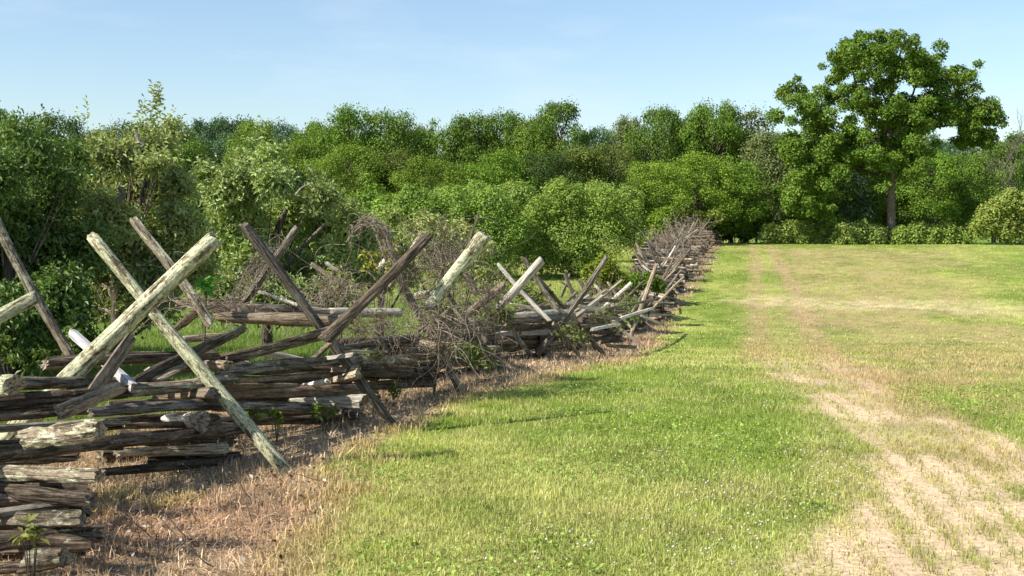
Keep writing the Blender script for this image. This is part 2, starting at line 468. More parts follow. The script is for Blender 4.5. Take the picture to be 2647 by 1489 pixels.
bands = [(5.3, 9, 170000, .042, .0052, 2), (9, 15, 150000, .048, .0085, 1), (15, 28, 120000, .05, .016, 1), (28, 56, 90000, .05, .034, 1), (56, 92, 60000, .05, .06, 1)]
Vs, Qs, Ts, Cs, off = [], [], [], [], 0
for r0, r1, n, h, w, seg in bands:
    x, y = scatter(n // 3, r0, r1, -.55 if r0 < 9 else -.5, .52)
    x, y = clump(x, y, 3, .018 + r0 * .0012)
    k = keep_for('lawn', x, y); x, y = x[k], y[k]
    c = albedo(x, y, .75) * (.72 + .6 * N.rand(len(x)))[:, None]
    lush = fbm(x, y, 1.1, 7, 3)
    hh = h * (.5 + .9 * lush) * (.6 + .8 * N.rand(len(x)))
    left = x < fence_x(y)
    hh = np.where(left, hh * 2.8, hh)
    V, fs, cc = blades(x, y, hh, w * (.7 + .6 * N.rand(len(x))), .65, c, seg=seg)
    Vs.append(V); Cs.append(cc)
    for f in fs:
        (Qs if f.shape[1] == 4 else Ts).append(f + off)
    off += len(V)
me = mesh_np('grass', np.concatenate(Vs), [np.concatenate(Qs), np.concatenate(Ts)], np.concatenate(Cs))
tag(link('grass', me, M_GRASS), 'mown green grass with yellow dry patches across the field', 'grass', kind='stuff')

# dead litter along the fence: matted brown blades, many lying flat
Vs, Qs, Ts, Cs, off = [], [], [], [], 0
for r0, r1, n, h, w, ln, seg in ((4.4, 8.5, 60000, .075, .0055, 2.2, 2), (8.5, 16, 50000, .09, .009, 2.0, 1), (16, 40, 40000, .11, .02, 1.6, 1), (40, 90, 20000, .12, .045, 1.2, 1)):
    y = np.sqrt(N.rand(n) * (r1 ** 2 - r0 ** 2) + r0 ** 2)
    x = fence_x(y) - 2.2 + N.rand(n) * 4.8
    k = keep_for('litter', x, y); x, y = x[k], y[k]
    lit = N.rand(len(x))
    c = albedo(x, y) * (.6 + 1.9 * lit ** 2)[:, None]
    c[:, 2] *= 1.05
    V, fs, cc = blades(x, y, h * (.5 + N.rand(len(x))), w * (.6 + .8 * N.rand(len(x))), ln, c, seg=seg)
    Vs.append(V); Cs.append(cc)
    for f in fs:
        (Qs if f.shape[1] == 4 else Ts).append(f + off)
    off += len(V)
me = mesh_np('dead_grass', np.concatenate(Vs), [np.concatenate(Qs), np.concatenate(Ts)], np.concatenate(Cs))
tag(link('dead_grass', me, M_GRASS), 'strip of brown dead grass and litter along the rail fence', 'dead grass', kind='stuff')

# pale straw standing at the edge of the strip and in tufts on it
Xs, Ys = [], []
for r0, r1, n in ((5, 10, 9000), (10, 20, 9000), (20, 60, 7000)):
    y = r0 + N.rand(n) * (r1 - r0)
    x = edge_x(y) + N.randn(n) * .22
    k = keep_for('pale', x, y); Xs.append(x[k]); Ys.append(y[k])
for u, v, k, s in ((300, 1290, 420, .07), (410, 1310, 260, .05), (480, 1295, 200, .05), (240, 1330, 200, .06), (1375, 925, 260, .09), (1430, 960, 160, .1), (1500, 935, 160, .14), (960, 1190, 300, .12), (880, 1230, 200, .12), (1600, 900, 160, .25), (790, 1290, 120, .1), (1700, 770, 120, .4), (930, 1270, 150, .1)):
    px, py = hit(u, v)
    Xs.append(px + N.randn(k) * s); Ys.append(py + N.randn(k) * s)
x, y = np.concatenate(Xs), np.concatenate(Ys)
c = np.tile(np.array([.60, .47, .235]), (len(x), 1)) * (.6 + .6 * N.rand(len(x)))[:, None]
V, fs, cc = blades(x, y, .06 * (.4 + 1.0 * N.rand(len(x))) * (1 + .02 * y), .004 + .0007 * y, .55, c)
me = mesh_np('straw', V, fs, cc)
tag(link('straw', me, M_GRASS), 'pale yellow straw tufts at the edge of the brown strip', 'straw', kind='stuff')

# clover heads in the near lawn
def clover():
    P = []
    for (u, v, k, s) in ((2170, 1250, 130, .35), (2050, 1340, 120, .35), (1980, 1440, 120, .3), (1800, 1300, 90, .5), (1700, 1200, 50, .6), (1450, 1450, 40, .35), (1560, 1460, 40, .35), (1250, 1420, 12, .3), (1900, 1010, 130, .5), (2010, 1050, 60, .3), (2150, 1180, 80, .3), (1900, 1180, 60, .6), (1600, 1060, 20, .8)):
        px, py = hit(u, v)
        for _ in range(int(k * .6)):
            P.append((px + R.gauss(0, s), py + R.gauss(0, s * 1.2)))
    P = np.array([p for p in P])
    li = masks(P[:, 0], P[:, 1]); P = P[(li[0] < .2) & (li[3] < .3) & (li[2] < .7)]
    n = len(P)
    z = ground(P[:, 0], P[:, 1]) + .045 + .025 * N.rand(n)
    r = .007 + .004 * N.rand(n)
    ico = np.array([(0, 0, 1), (.9, 0, .3), (.28, .86, .3), (-.73, .53, .3), (-.73, -.53, .3), (.28, -.86, .3), (0, 0, -.6)])
    f = np.array([(0, 1, 2), (0, 2, 3), (0, 3, 4), (0, 4, 5), (0, 5, 1), (6, 2, 1), (6, 3, 2), (6, 4, 3), (6, 5, 4), (6, 1, 5)])
    V = (np.stack([P[:, 0], P[:, 1], z], 1)[:, None, :] + ico[None] * r[:, None, None]).reshape(-1, 3)
    Fc = (np.arange(n)[:, None, None] * 7 + f[None]).reshape(-1, 3)
    cc = np.tile(np.array([.72, .70, .55]), (len(V), 1)) * np.repeat(.6 + .4 * N.rand(n), 7)[:, None]
    me = mesh_np('clover_flowers', V, Fc, cc, True)
    tag(link('clover_flowers', me, M_GRASS), 'small white clover heads scattered in the mown grass', 'clover', kind='stuff')
clover()
def clods():
    x, y = scatter(60000, 5.2, 16, .12, .52)
    m = masks(x, y); k = (m[3] > .4) & (N.rand(len(x)) < .5); x, y = x[k], y[k]
    n = len(x); rr_ = .004 + .011 * N.rand(n) ** 2.5
    f = np.array([(0, 1, 2), (0, 2, 3), (0, 3, 4), (0, 4, 1)])
    b = np.array([(0, 0, .7), (1, 0, -.3), (0, 1, -.3), (-1, 0, -.3), (0, -1, -.3)])
    V = (np.stack([x, y, ground(x, y)], 1)[:, None] + (b[None] + .5 * (N.rand(n, 5, 3) - .5)) * rr_[:, None, None]).reshape(-1, 3)
    cc = np.repeat(np.array([.52, .39, .25]) * (.6 + .6 * N.rand(n))[:, None], 5, 0)
    tag(link('soil_clods', mesh_np('soil_clods', V, (np.arange(n)[:, None, None] * 5 + f[None]).reshape(-1, 3), cc), M_GRASS), 'crumbs of dry earth on the bare sandy patches of the track', 'soil', kind='stuff')
clods()

# ------------------------------------------------------------------ logs
def log_mesh(L, r0, r1, split=.0, sides=12, segs=12, seed=0, bend=.0, rough=1.0):
    rg = np.random.RandomState(seed)
    th = np.linspace(0, 2 * math.pi, sides, endpoint=False)
    prof_ = np.ones(sides) + .10 * rough * (rg.rand(sides) - .5)
    if split > 0:
        k = rg.randint(3, 5)
        base = rg.rand() * 6.28
        pl = [(base + 6.283 * i / k + rg.uniform(-.25, .25), rg.uniform(.62, .95)) for i in range(k)]
        pr = np.min([np.where(np.cos(th - a) > .15, d / np.maximum(np.cos(th - a), .15), 9) for a, d in pl], 0)
        pr = np.minimum(pr, 1.3)
        prof_ = prof_ * (1 - split) + pr * split + .05 * (rg.rand(sides) - .5)
    zs = np.linspace(0, 1, segs + 1)
    ph, pv = rg.rand(2) * 6.28
    bx = bend * L * (np.sin(math.pi * zs) * math.cos(ph) + .35 * np.sin(2.3 * math.pi * zs + pv) * math.sin(ph))
    by = bend * L * (np.sin(math.pi * zs) * math.sin(ph) + .35 * np.sin(1.7 * math.pi * zs + ph) * math.cos(pv))
    tilt = rg.uniform(-.5, .5, 4)
    V = []
    lump = 1 + .17 * rough * (np.interp(zs, np.linspace(0, 1, 7), rg.rand(7)) - .5)
    gro = rg.rand(segs + 1, sides) - .5
    gro = (gro + np.roll(gro, 1, 0) + np.roll(gro, -1, 0)) / 2 + .7 * (rg.rand(sides) - .5)[None]
    for i, z in enumerate(zs):
        r = (r0 + (r1 - r0) * z) * lump[i]
        rad = r * (prof_ + .13 * rough * gro[i])
        if i in (0, segs): rad = rad * .93
        x, y = np.cos(th) * rad, np.sin(th) * rad
        zz = np.full(sides, z * L)
        if i == 0: zz = zz + tilt[0] * x + tilt[1] * y + rg.uniform(-.25, .25, sides) * r0 * rough
        if i == segs: zz = zz + tilt[2] * x + tilt[3] * y + rg.uniform(-.25, .25, sides) * r1 * rough
        V.append(np.stack([x + bx[i], y + by[i], zz], 1))
    V = np.concatenate(V)
    i0 = (np.arange(segs)[:, None] * sides + np.arange(sides)[None]).ravel()
    j0 = (np.arange(segs)[:, None] * sides + (np.arange(sides)[None] + 1) % sides).ravel()
    Q = np.stack([i0, j0, j0 + sides, i0 + sides], 1)
    n = len(V)
    c0, c1 = V[:sides].mean(0) + [0, 0, .02 * r0], V[-sides:].mean(0) - [0, 0, .12 * r1]
    V = np.concatenate([V, [c0, c1]])
    s = np.arange(sides); s1 = (s + 1) % sides
    T = np.concatenate([np.stack([s1, s, np.full(sides, n)], 1), np.stack([s + n - sides, s1 + n - sides, np.full(sides, n + 1)], 1)])
    me = mesh_np('log', V, [Q, T])
    mi = np.zeros(len(Q) + 2 * sides, np.int32); mi[len(Q):] = 1
    me.materials.append(None); me.materials.append(M_END)
    me.polygons.foreach_set('material_index', mi)
    sm = np.zeros(len(mi), bool); sm[:len(Q)] = split < .3
    me.polygons.foreach_set('use_smooth', sm)
    return me
fence = empty('rail_fence', (fence_x(5.0), 5.0, 0))
tag(fence, 'weathered zigzag split rail fence with crossed stakes running up to the woods', 'fence')
cnt = [0]
def place_log(name, p, q, r0, r1, style, split=0, sides=12, segs=12, bend=0.0, label=None, rough=1.0, parent=fence):
    p, q = Vector(p), Vector(q)
    d = q - p
    cnt[0] += 1
    me = log_mesh(d.length, r0, r1, split, sides, segs, 100 + cnt[0], bend, rough)
    me.materials[0] = M_WOOD[style]
    o = bpy.data.objects.new(name, me)
    C.objects.link(o)
    m = Matrix.Translation(p) @ d.to_track_quat('Z', 'Y').to_matrix().to_4x4()
    o.matrix_world = m
    if parent:
        o.parent = parent
        o.matrix_parent_inverse = Matrix.Translation(-parent.location)
    if label: o['label'] = label
    return o

def px(name, u1, v1, y1, u2, v2, y2, th1, th2=None, style='grey', split=0.0, bend=0.012, label=None, rough=1.0):
    if name == 'rail' and rough == 1.0: rough = 1.55
    if name == 'rail' and u1 < -100: th1, th2 = th1 * .86, th2 * .86
    """a log from pixel 1 at distance y1 to pixel 2 at distance y2, thickness in pixels"""
    th2 = th2 or th1
    big = max(th1, th2)
    s, g = (18, 22) if big > 26 else ((12, 14) if big > 13 else (8, 8))
    return place_log(name, at(u1, v1, y1), at(u2, v2, y2), th1 / 2 * y1 / F, th2 / 2 * y2 / F, style, split, s, g, bend, label, rough)

# ---- near crosses (stakes), measured against the ground they stand on
px('stake', -60, 470, 9.6, 196, 945, 9.3, 23, 25, 'lich2', .3)
px('stake', -170, 905, 6.2, 92, 769, 6.5, 40, 36, 'lichen', 0, .004)
px('stake', 238, 612, 8.35, 752, 1236, 7.95, 31, 37, 'lichen', .1, .006)
px('stake', -60, 1215, 7.35, 556, 615, 7.85, 58, 47, 'lichen', 0, .006, rough=1.1)
px('stake', 343, 566, 9.8, 545, 840, 9.6, 22, 27, 'lich2', .4)
px('stake', 184, 858, 8.6, 345, 1000, 7.6, 21, 23, 'paint', .9, .0, 'bleached white board leaning behind the lichen log', .3)
px('stake', 340, 866, 7.5, 238, 1012, 7.1, 26, 40, 'tan', .9, .01, 'short split brown stub with a splintered top')
px('rail', 150, 1068, 6.5, 303, 1003, 6.7, 46, 36, 'tan', .5, .01, 'short tan log end covered in deep grain')
# ---- upper left group
px('rail', -300, 975, 6.9, 38, 996, 6.3, 62, 60, 'lichen', .1)
px('rail', 52, 992, 7.0, 560, 1003, 8.9, 36, 24, 'lich2', .5)
px('rail', -300, 1075, 6.7, 330, 1012, 7.4, 60, 40, 'dark', .4)
px('rail', 118, 941, 7.6, 562, 918, 8.8, 33, 26, 'dark', .3)
# ---- first pile (left corner): two directions interlocked
px('rail', -260, 1128, 5.8, 205, 1092, 6.2, 30, 26, 'grey', .3)
px('rail', 60, 1140, 5.9, 262, 1112, 5.75, 50, 54, 'lich2', .4)
px('rail', -260, 1205, 5.5, 640, 1102, 8.6, 56, 42, 'dark', .6, .012, rough=1.3)
px('rail', -260, 1222, 6.0, 140, 1214, 6.0, 22, 20, 'tan', .6)
px('rail', -200, 1225, 6.3, 256, 1227, 5.7, 40, 46, 'lich2', .3)
px('rail', -260, 1272, 5.6, 622, 1184, 8.5, 40, 26, 'dark', .5)
px('rail', -200, 1250, 6.4, 240, 1291, 5.6, 42, 52, 'dark', .3, .012, rough=1.5)
px('rail', -260, 1300, 5.9, 115, 1293, 5.9, 40, 36, 'brown', .6)
px('rail', -260, 1375, 5.45, 175, 1306, 5.8, 34, 28, 'grey', .6)
px('rail', -160, 1330, 6.0, 212, 1342, 5.45, 38, 44, 'lich2', .9)
px('rail', -200, 1430, 5.3, 268, 1380, 5.6, 66, 52, 'dark', .5)
px('rail', -200, 1385, 5.5, 240, 1400, 5.5, 50, 46, 'dark', .4)
px('rail', 70, 1452, 5.2, 168, 1440, 5.2, 58, 50, 'lich2', 0, 0, 'lichen covered stub lying at the foot of the corner', 1.6)
px('rail', -200, 1480, 5.15, 100, 1462, 5.2, 40, 36, 'dark', .3)
for a in ((-260, 1160, 6.6, 320, 1150, 7.2, 40, 34), (-260, 1200, 6.6, 200, 1180, 7.0, 40, 34), (-260, 1250, 6.5, 230, 1262, 6.3, 44, 40), (-260, 1320, 6.3, 225, 1318, 6.1, 44, 40), (-260, 1368, 6.1, 200, 1362, 5.9, 40, 38), (-260, 1420, 5.9, 225, 1420, 5.8, 50, 44), (-260, 1100, 6.8, 240, 1060, 7.2, 36, 34)):
    px('rail', *a, 'dark', .3)  # dark filler rails added behind the pile to darken its gaps
for a in ((250, 1145, 8.6, 600, 1120, 9.2, 36, 30), (260, 1180, 8.2, 590, 1165, 9.0, 34, 30), (260, 1095, 8.4, 560, 1085, 9.2, 34, 30), (280, 1055, 8.6, 560, 1035, 9.4, 34, 30)):
    px('rail', *a, 'dark', .3)  # more dark filler, to darken the gaps of the second pile
# ---- second pile (behind the big cross)
px('rail', 180, 1022, 7.4, 612, 982, 8.4, 34, 34, 'lich2', .2, .01)
px('rail', 232, 1066, 7.0, 570, 1050, 8.2, 30, 28, 'grey', .5, .01)
px('rail', 405, 1028, 8.5, 556, 1020, 7.95, 24, 32, 'tan', .5)
px('rail', 235, 1095, 6.9, 332, 1090, 7.2, 22, 20, 'grey', .6)
px('rail', 455, 1076, 8.3, 556, 1080, 8.1, 26, 30, 'tan', .7)
px('rail', 430, 1082, 8.7, 520, 1088, 7.9, 30, 50, 'white', .9, 0, 'pale split rail end sticking out of the pile', 1.2)
px('rail', 320, 1101, 7.5, 600, 1100, 8.5, 18, 18, 'brown', .5)
px('rail', 300, 1172, 7.6, 583, 1160, 8.3, 22, 32, 'tan', .5)
px('rail', 380, 1192, 7.9, 616, 1182, 8.4, 26, 30, 'dark', .6)
px('rail', 300, 1130, 8.4, 600, 1140, 9.0, 40, 34, 'dark', .4)
px('rail', 350, 987, 7.9, 632, 848, 9.0, 28, 22, 'grey', .9)
px('rail', 405, 985, 8.0, 480, 946, 8.3, 20, 16, 'tan', .9)
px('rail', 380, 965, 8.5, 878, 853, 9.6, 36, 30, 'dark', .4, .018)
# ---- third stretch, from the cross to the middle corner
for a in ((560, 966, 8.6, 930, 930, 10.4, 27, 22, 'grey', .6, .014), (590, 982, 8.7, 850, 968, 9.9, 20, 18, 'tan', .5, .01), (540, 1000, 8.8, 765, 996, 9.6, 17, 15, 'tan', .6, .006),
          (780, 1000, 9.8, 850, 986, 9.6, 15, 16, 'white', .7, 0), (520, 1018, 8.8, 932, 1006, 10.2, 32, 30, 'brown', .4, .004), (560, 1050, 8.8, 872, 1056, 10.0, 30, 26, 'grey', .3, .006),
          (750, 1038, 9.9, 942, 1036, 9.7, 18, 34, 'white', .6, .006), (560, 1080, 8.9, 720, 1074, 9.4, 14, 10, 'white', .6, 0), (560, 1094, 9.0, 900, 1080, 10.2, 22, 22, 'dark', .5, 0),
          (872, 1070, 10.2, 936, 1078, 9.9, 18, 22, 'lich2', .5, 0), (545, 1103, 8.8, 622, 1097, 9.1, 14, 14, 'grey', .6, 0), (840, 926, 9.9, 922, 916, 9.7, 14, 13, 'white', .7, .01),
          (860, 956, 10.0, 928, 952, 9.8, 16, 16, 'tan', .5, 0), (860, 985, 10.1, 928, 967, 9.7, 18, 26, 'tan', .6, 0), (632, 912, 9.4, 806, 935, 10.0, 14, 16, 'white', .7, .03),
          (530, 940, 8.7, 590, 944, 8.2, 22, 28, 'tan', .5, 0), (580, 928, 8.9, 680, 960, 9.6, 18, 20, 'white', .7, .02), (690, 945, 9.6, 800, 950, 10.0, 16, 16, 'grey', .6, 0),
          (560, 1030, 9.4, 935, 1024, 10.6, 34, 30, 'dark', .3, 0), (600, 955, 9.3, 1060, 960, 11.2, 26, 24, 'dark', .4, 0), (600, 990, 9.5, 900, 985, 10.9, 26, 26, 'dark', .4, 0), (640, 1066, 9.4, 930, 1062, 10.8, 24, 26, 'dark', .4, 0),
          (800, 934, 9.8, 858, 886, 9.7, 14, 15, 'lich2', .5, .02)):
    px('rail', *a)
px('rail', 566, 820, 10.2, 893, 829, 10.0, 26, 36, 'tan', .1, .012, 'pale peeling log lying across the crossed stakes', 1.3)
px('rail', 616, 795, 10.6, 900, 812, 11.0, 22, 22, 'grey', .1, .01)
px('rail', 850, 808, 10.9, 1040, 808, 11.3, 26, 24, 'white', .1, .01)
px('rail', 655, 750, 10.9, 770, 790, 10.7, 8, 10, 'white', .5)
px('rail', 455, 785, 10.4, 700, 798, 10.8, 18, 20, 'brown', .1)
px('rail', 465, 880, 10.0, 610, 868, 10.3, 20, 22, 'tan', .4)
px('stake', 455, 850, 10.3, 512, 805, 10.2, 18, 22, 'brown', .3)
# ---- crosses of the middle stretch
px('stake', 630, 580, 9.7, 1014, 1096, 9.95, 26, 24, 'grey', .7, .006)
px('stake', 768, 588, 10.9, 618, 800, 10.9, 20, 22, 'grey', .3)
px('stake', 1112, 606, 9.9, 838, 882, 9.3, 26, 36, 'dark', .5, .01, 'dark forked stake with one pale edge')
px('stake', 1252, 606, 11.6, 1105, 800, 11.5, 38, 34, 'lichen', .1, .006, 'thick stake with yellow lichen in the middle')
px('stake', 985, 640, 11.7, 1195, 1018, 12.0, 16, 19, 'grey', .5)
px('stake', 1093, 602, 12.3, 1010, 740, 12.3, 15, 15, 'lich2', .3)
px('stake', 1034, 636, 12.4, 975, 700, 12.4, 15, 15, 'white', .5)
px('stake', 1200, 700, 13.6, 1234, 760, 13.6, 16, 18, 'lich2', .3)
px('stake', 1150, 745, 13.3, 1292, 950, 13.9, 12, 14, 'grey', .4)
px('stake', 1303, 736, 13.4, 1205, 815, 13.2, 23, 22, 'tan', .2)
px('stake', 805, 682, 12.2, 895, 745, 12.2, 12, 14, 'tan', .4)
px('stake', 842, 678, 12.6, 880, 706, 12.6, 11, 11, 'white', .5)
px('stake', 1236, 552, 14.4, 1200, 680, 14.4, 6, 9, 'grey', .2)
px('stake', 1402, 671, 16.6, 1285, 800, 16.6, 23, 20, 'white', .3, .01, 'bleached pale stake leaning over the corner')
px('stake', 1286, 683, 17.4, 1420, 830, 17.4, 11, 12, 'white', .3)
px('stake', 1303, 820, 15.6, 1368, 914, 15.9, 12, 13, 'grey', .4)
px('stake', 1385, 713, 20.5, 1564, 917, 21.4, 12, 13, 'lich2', .4)
px('stake', 1430, 836, 18.3, 1498, 920, 18.6, 12, 13, 'grey', .4)
px('stake', 1424, 735, 24, 1364, 793, 24, 7, 8, 'dark', .4)
px('stake', 1492, 752, 23, 1455, 790, 23, 8, 9, 'lich2', .4)
px('stake', 1436, 770, 21, 1360, 806, 21, 6, 7, 'dark', .3)
px('stake', 1473, 708, 27, 1450, 768, 27, 6, 7, 'grey', .3)
px('stake', 1450, 728, 27, 1510, 772, 27, 5, 6, 'dark', .3)
px('stake', 1524, 762, 26, 1500, 780, 26, 6, 6, 'white', .3)
px('stake', 1632, 731, 30.5, 1520, 828, 30, 10, 12, 'white', .4, .012, 'pale stake standing highest over the dip')
px('stake', 1571, 730, 32, 1606, 782, 32, 8, 9, 'lich2', .4)
px('stake', 1528, 740, 31, 1560, 790, 31, 6, 6, 'brown', .2)
px('stake', 1734, 719, 44, 1683, 765, 42, 7, 8, 'grey', .4)
px('stake', 1691, 744, 38, 1655, 775, 38, 8, 8, 'grey', .4)
px('stake', 1656, 763, 36, 1596, 803, 35, 8, 8, 'lich2', .4)
px('stake', 1600, 742, 37, 1600, 775, 37, 5, 6, 'brown', .3)
# ---- rails of the middle stretch
for a in ((880, 900, 10.2, 1062, 884, 11.9, 18, 18, 'grey', .5, .006), (875, 909, 10.3, 1000, 910, 11.2, 8, 8, 'white', .5, 0), (890, 930, 10.4, 1075, 936, 11.9, 22, 20, 'lich2', .4, .004),
          (900, 968, 10.6, 1120, 975, 12.2, 22, 20, 'dark', .4, .004), (930, 998, 10.8, 1120, 990, 12.2, 22, 22, 'dark', .4, 0), (900, 950, 10.9, 1130, 955, 12.3, 20, 20, 'dark', .4, 0),
          (1040, 884, 11.9, 1240, 868, 13.8, 16, 14, 'dark', .4, 0), (1050, 905, 12.0, 1290, 900, 14.6, 15, 14, 'grey', .5, 0), (1060, 925, 12.1, 1290, 918, 14.6, 15, 14, 'dark', .5, 0), (1060, 948, 12.1, 1250, 938, 14.0, 16, 14, 'dark', .5, 0),
          (1080, 850, 12.2, 1260, 835, 14.4, 18, 16, 'dark', .4, 0), (1070, 765, 12.6, 1135, 757, 12.4, 22, 22, 'lichen', .3, 0), (1085, 886, 11.7, 1145, 898, 11.5, 16, 20, 'tan', .5, 0),
          (1302, 820, 15.2, 1478, 805, 18.2, 12, 14, 'white', .5, .01), (1430, 806, 17.8, 1585, 815, 23, 13, 11, 'white', .4, .006), (1306, 831, 15.3, 1482, 819, 18.0, 19, 20, 'grey', .1, .004),
          (1322, 848, 15.4, 1425, 838, 17.6, 15, 14, 'dark', .3, 0), (1345, 859, 15.5, 1452, 861, 17.8, 9, 10, 'white', .5, .01), (1300, 872, 15.6, 1445, 872, 18.0, 11, 11, 'dark', .4, 0),
          (1290, 884, 15.7, 1420, 883, 17.4, 12, 11, 'tan', .4, 0), (1290, 896, 15.8, 1440, 893, 18, 11, 11, 'dark', .4, 0), (1415, 836, 17.6, 1490, 834, 18.6, 12, 12, 'tan', .3, 0),
          (1467, 784, 19.5, 1552, 799, 21, 8, 10, 'white', .4, .01), (1541, 777, 22, 1563, 826, 22.5, 10, 8, 'white', .3, 0), (1480, 778, 22.5, 1600, 776, 26, 9, 9, 'grey', .4, .01),
          (1520, 815, 20, 1600, 825, 22, 11, 10, 'tan', .4, 0), (1470, 846, 19, 1570, 840, 21, 11, 10, 'lich2', .4, 0), (1530, 852, 20, 1600, 838, 22, 9, 9, 'white', .4, 0),
          (1470, 862, 19, 1590, 858, 21.5, 12, 10, 'dark', .4, 0), (1480, 880, 19, 1600, 872, 21.5, 11, 11, 'dark', .4, 0), (1550, 884, 20, 1606, 880, 20.6, 9, 9, 'dark', .4, 0),
          (1565, 893, 20.2, 1643, 897, 20.8, 10, 10, 'grey', .4, 0), (1583, 832, 22, 1688, 797, 24, 9, 9, 'white', .2, .008), (1656, 816, 27, 1703, 835, 28, 6, 6, 'white', .3, 0),
          (1688, 780, 36, 1743, 783, 36, 4, 4, 'white', .3, 0), (1318, 785, 17, 1385, 803, 18, 6, 8, 'white', .2, .02), (1560, 800, 23, 1690, 775, 33, 9, 8, 'tan', .4, 0)):
    q = 1.13 if 1285 < a[0] < 1500 and a[1] > 800 else 1.0          # these lie on the far side of the leaning stakes
    px('rail', a[0], a[1], a[2] * q, a[3], a[4], a[5] * q, *a[6:])

# ---- from the dip to the crest the worm goes on, panel by panel
def worm():
    ys = [12.6]
    while ys[-1] < 90: ys.append(ys[-1] + 2.35)
    cs = []
    for i, y in enumerate(ys):
        am = .38 + .24 * float(sstep(34, 40, y)) + .5 * float(sstep(42, 60, y)); x = float(fence_x(y)) - .42 * float(sstep(38, 30, y)) + (am if i % 2 else -am)
        cs.append((x, y))
    far = []
    nr_ = 0
    for i in range(len(cs) - 1):
        (x0, y0), (x1, y1) = cs[i], cs[i + 1]
        n = 5 if y0 < 15 else 6 if y0 < 27 else (6 if y0 < 38 else 8)
        dx, dy = x1 - x0, y1 - y0
        h = 0.0
        for k in range(n):
            r = R.uniform(.045, .075)
            z = r + k * .125 + (i % 2) * .06
            e = .14 + R.uniform(0, .12)
            sag = R.uniform(-.04, .04)
            p = (x0 - dx * e + R.uniform(-.05, .05), y0 - dy * e, gz(x0, y0) + z + sag)
            q = (x1 + dx * e + R.uniform(-.05, .05), y1 + dy * e, gz(x1, y1) + z - sag)
            st = R.choice(['grey', 'lich2', 'tan', 'dark', 'white', 'grey', 'brown'])
            if y0 > 62:
                far.append((p, q, r, st)); continue
            big = y0 < 26
            place_log('rail', p, q, r, r * R.uniform(.8, 1.1), st, R.choice([.2, .5, .7]), 8 if big else 6, 6 if big else 3, .01)
            nr_ += 1
    # crossed stakes and loose poles at the corners past the dip
    for i, (x, y) in enumerate(cs):
        if y < 18: continue
        fx = float(fence_x(y))
        for k in range(5 if y > 43 else 2):
            s = 1 if k % 2 else -1
            yy = y + R.uniform(-1.2, 1.2)
            l = R.uniform(1.5, 2.1) 
            lean = R.uniform(.35, 1.35)
            ox = fx - s * (R.uniform(-.5, .5) + lean * .45); f0 = (ox, yy, gz(ox, yy) - .05 + R.uniform(0, .35))
            hz = l / math.sqrt(1 + lean ** 2)
            f1 = (f0[0] + s * lean * hz, yy + R.uniform(-.5, .5), f0[2] + hz)
            if (y > 66 and k > 1) or k > 3:
                far.append((f0, f1, .05, 'white')); continue
            place_log('stake', f0, f1, R.uniform(.035, .06), R.uniform(.035, .055), R.choice(['white', 'grey', 'tan', 'grey', 'lich2']), .3, 6, 3, .012)
        for k in range(2 if y > 45 else 1):      # riders thrown on top
            z = gz(fx, y) + R.uniform(.7, 1.05)
            a = (fx + R.uniform(-.9, .2), y - R.uniform(.6, 1.5), z + R.uniform(-.25, .2))
            b = (fx + R.uniform(-.2, .9), y + R.uniform(.6, 1.5), z + R.uniform(-.2, .25))
            far.append((a, b, R.uniform(.03, .05), R.choice(['white', 'tan', 'grey'])))
    Vv, Qq, Tt, o = [], [], [], 0
    for p, q, r, st in far:
        p, q = Vector(p), Vector(q)
        d = q - p
        m = (Matrix.Translation(p) @ d.to_track_quat('Z', 'Y').to_matrix().to_4x4())
        ang = np.arange(5) * 6.283 / 5
        ring = np.stack([np.cos(ang) * r, np.sin(ang) * r, 0 * ang, np.ones(5)], 1)
        r2 = ring.copy(); r2[:, 2] = d.length
        P = np.concatenate([ring, r2]) @ np.array(m).T
        Vv.append(P[:, :3])
        s = np.arange(5)
        Qq.append(np.stack([s, (s + 1) % 5, (s + 1) % 5 + 5, s + 5], 1) + o)
        Tt.append(np.array([(0, 2, 1), (0, 3, 2), (0, 4, 3), (5, 6, 7), (5, 7, 8), (5, 8, 9)]) + o)
        o += 10
    me = mesh_np('distant_rails', np.concatenate(Vv), [np.concatenate(Qq), np.concatenate(Tt)])
    ob = link('distant_rails', me, M_WOOD['tan'], fence)
    ob.matrix_parent_inverse = Matrix.Translation(-fence.location)
    ob['kind'] = 'stuff'
worm()

# ------------------------------------------------------------------ vines
def tubes(paths, rad, sides=4):
    Vv, Qq, o = [], [], 0
    for P in paths:
        P = np.asarray(P)
        T = np.gradient(P, axis=0)
        T /= np.linalg.norm(T, axis=1)[:, None] + 1e-9
        up = np.array([.31, .2, .93])
        A = np.cross(T, up); A /= np.linalg.norm(A, axis=1)[:, None] + 1e-9
        B = np.cross(T, A)
        n = len(P)
        rr_ = rad * (1.1 - .7 * np.linspace(0, 1, n))[:, None]
        ring = [P + rr_ * (A * math.cos(a) + B * math.sin(a)) for a in np.arange(sides) * 6.283 / sides]
        Vv.append(np.stack(ring, 1).reshape(-1, 3))
        i = (np.arange(n - 1)[:, None] * sides + np.arange(sides)[None]).ravel()
        j = (np.arange(n - 1)[:, None] * sides + (np.arange(sides)[None] + 1) % sides).ravel()
        Qq.append(np.stack([i, j, j + sides, i + sides], 1) + o)
        o += n * sides
    return np.concatenate(Vv), np.concatenate(Qq)
def wander(p, d, L, n, curl, grav):
    """a stem that wanders off from p"""
    P = [np.array(p)]
    d = np.array(d, float); d /= np.linalg.norm(d)
    ax = N.randn(3)
    for i in range(n):
        ax = ax * .8 + N.randn(3) * .5
        d = d + np.cross(d, ax) * curl + np.array([0, 0, -grav])
        d /= np.linalg.norm(d)
        P.append(P[-1] + d * L / n)
    return P
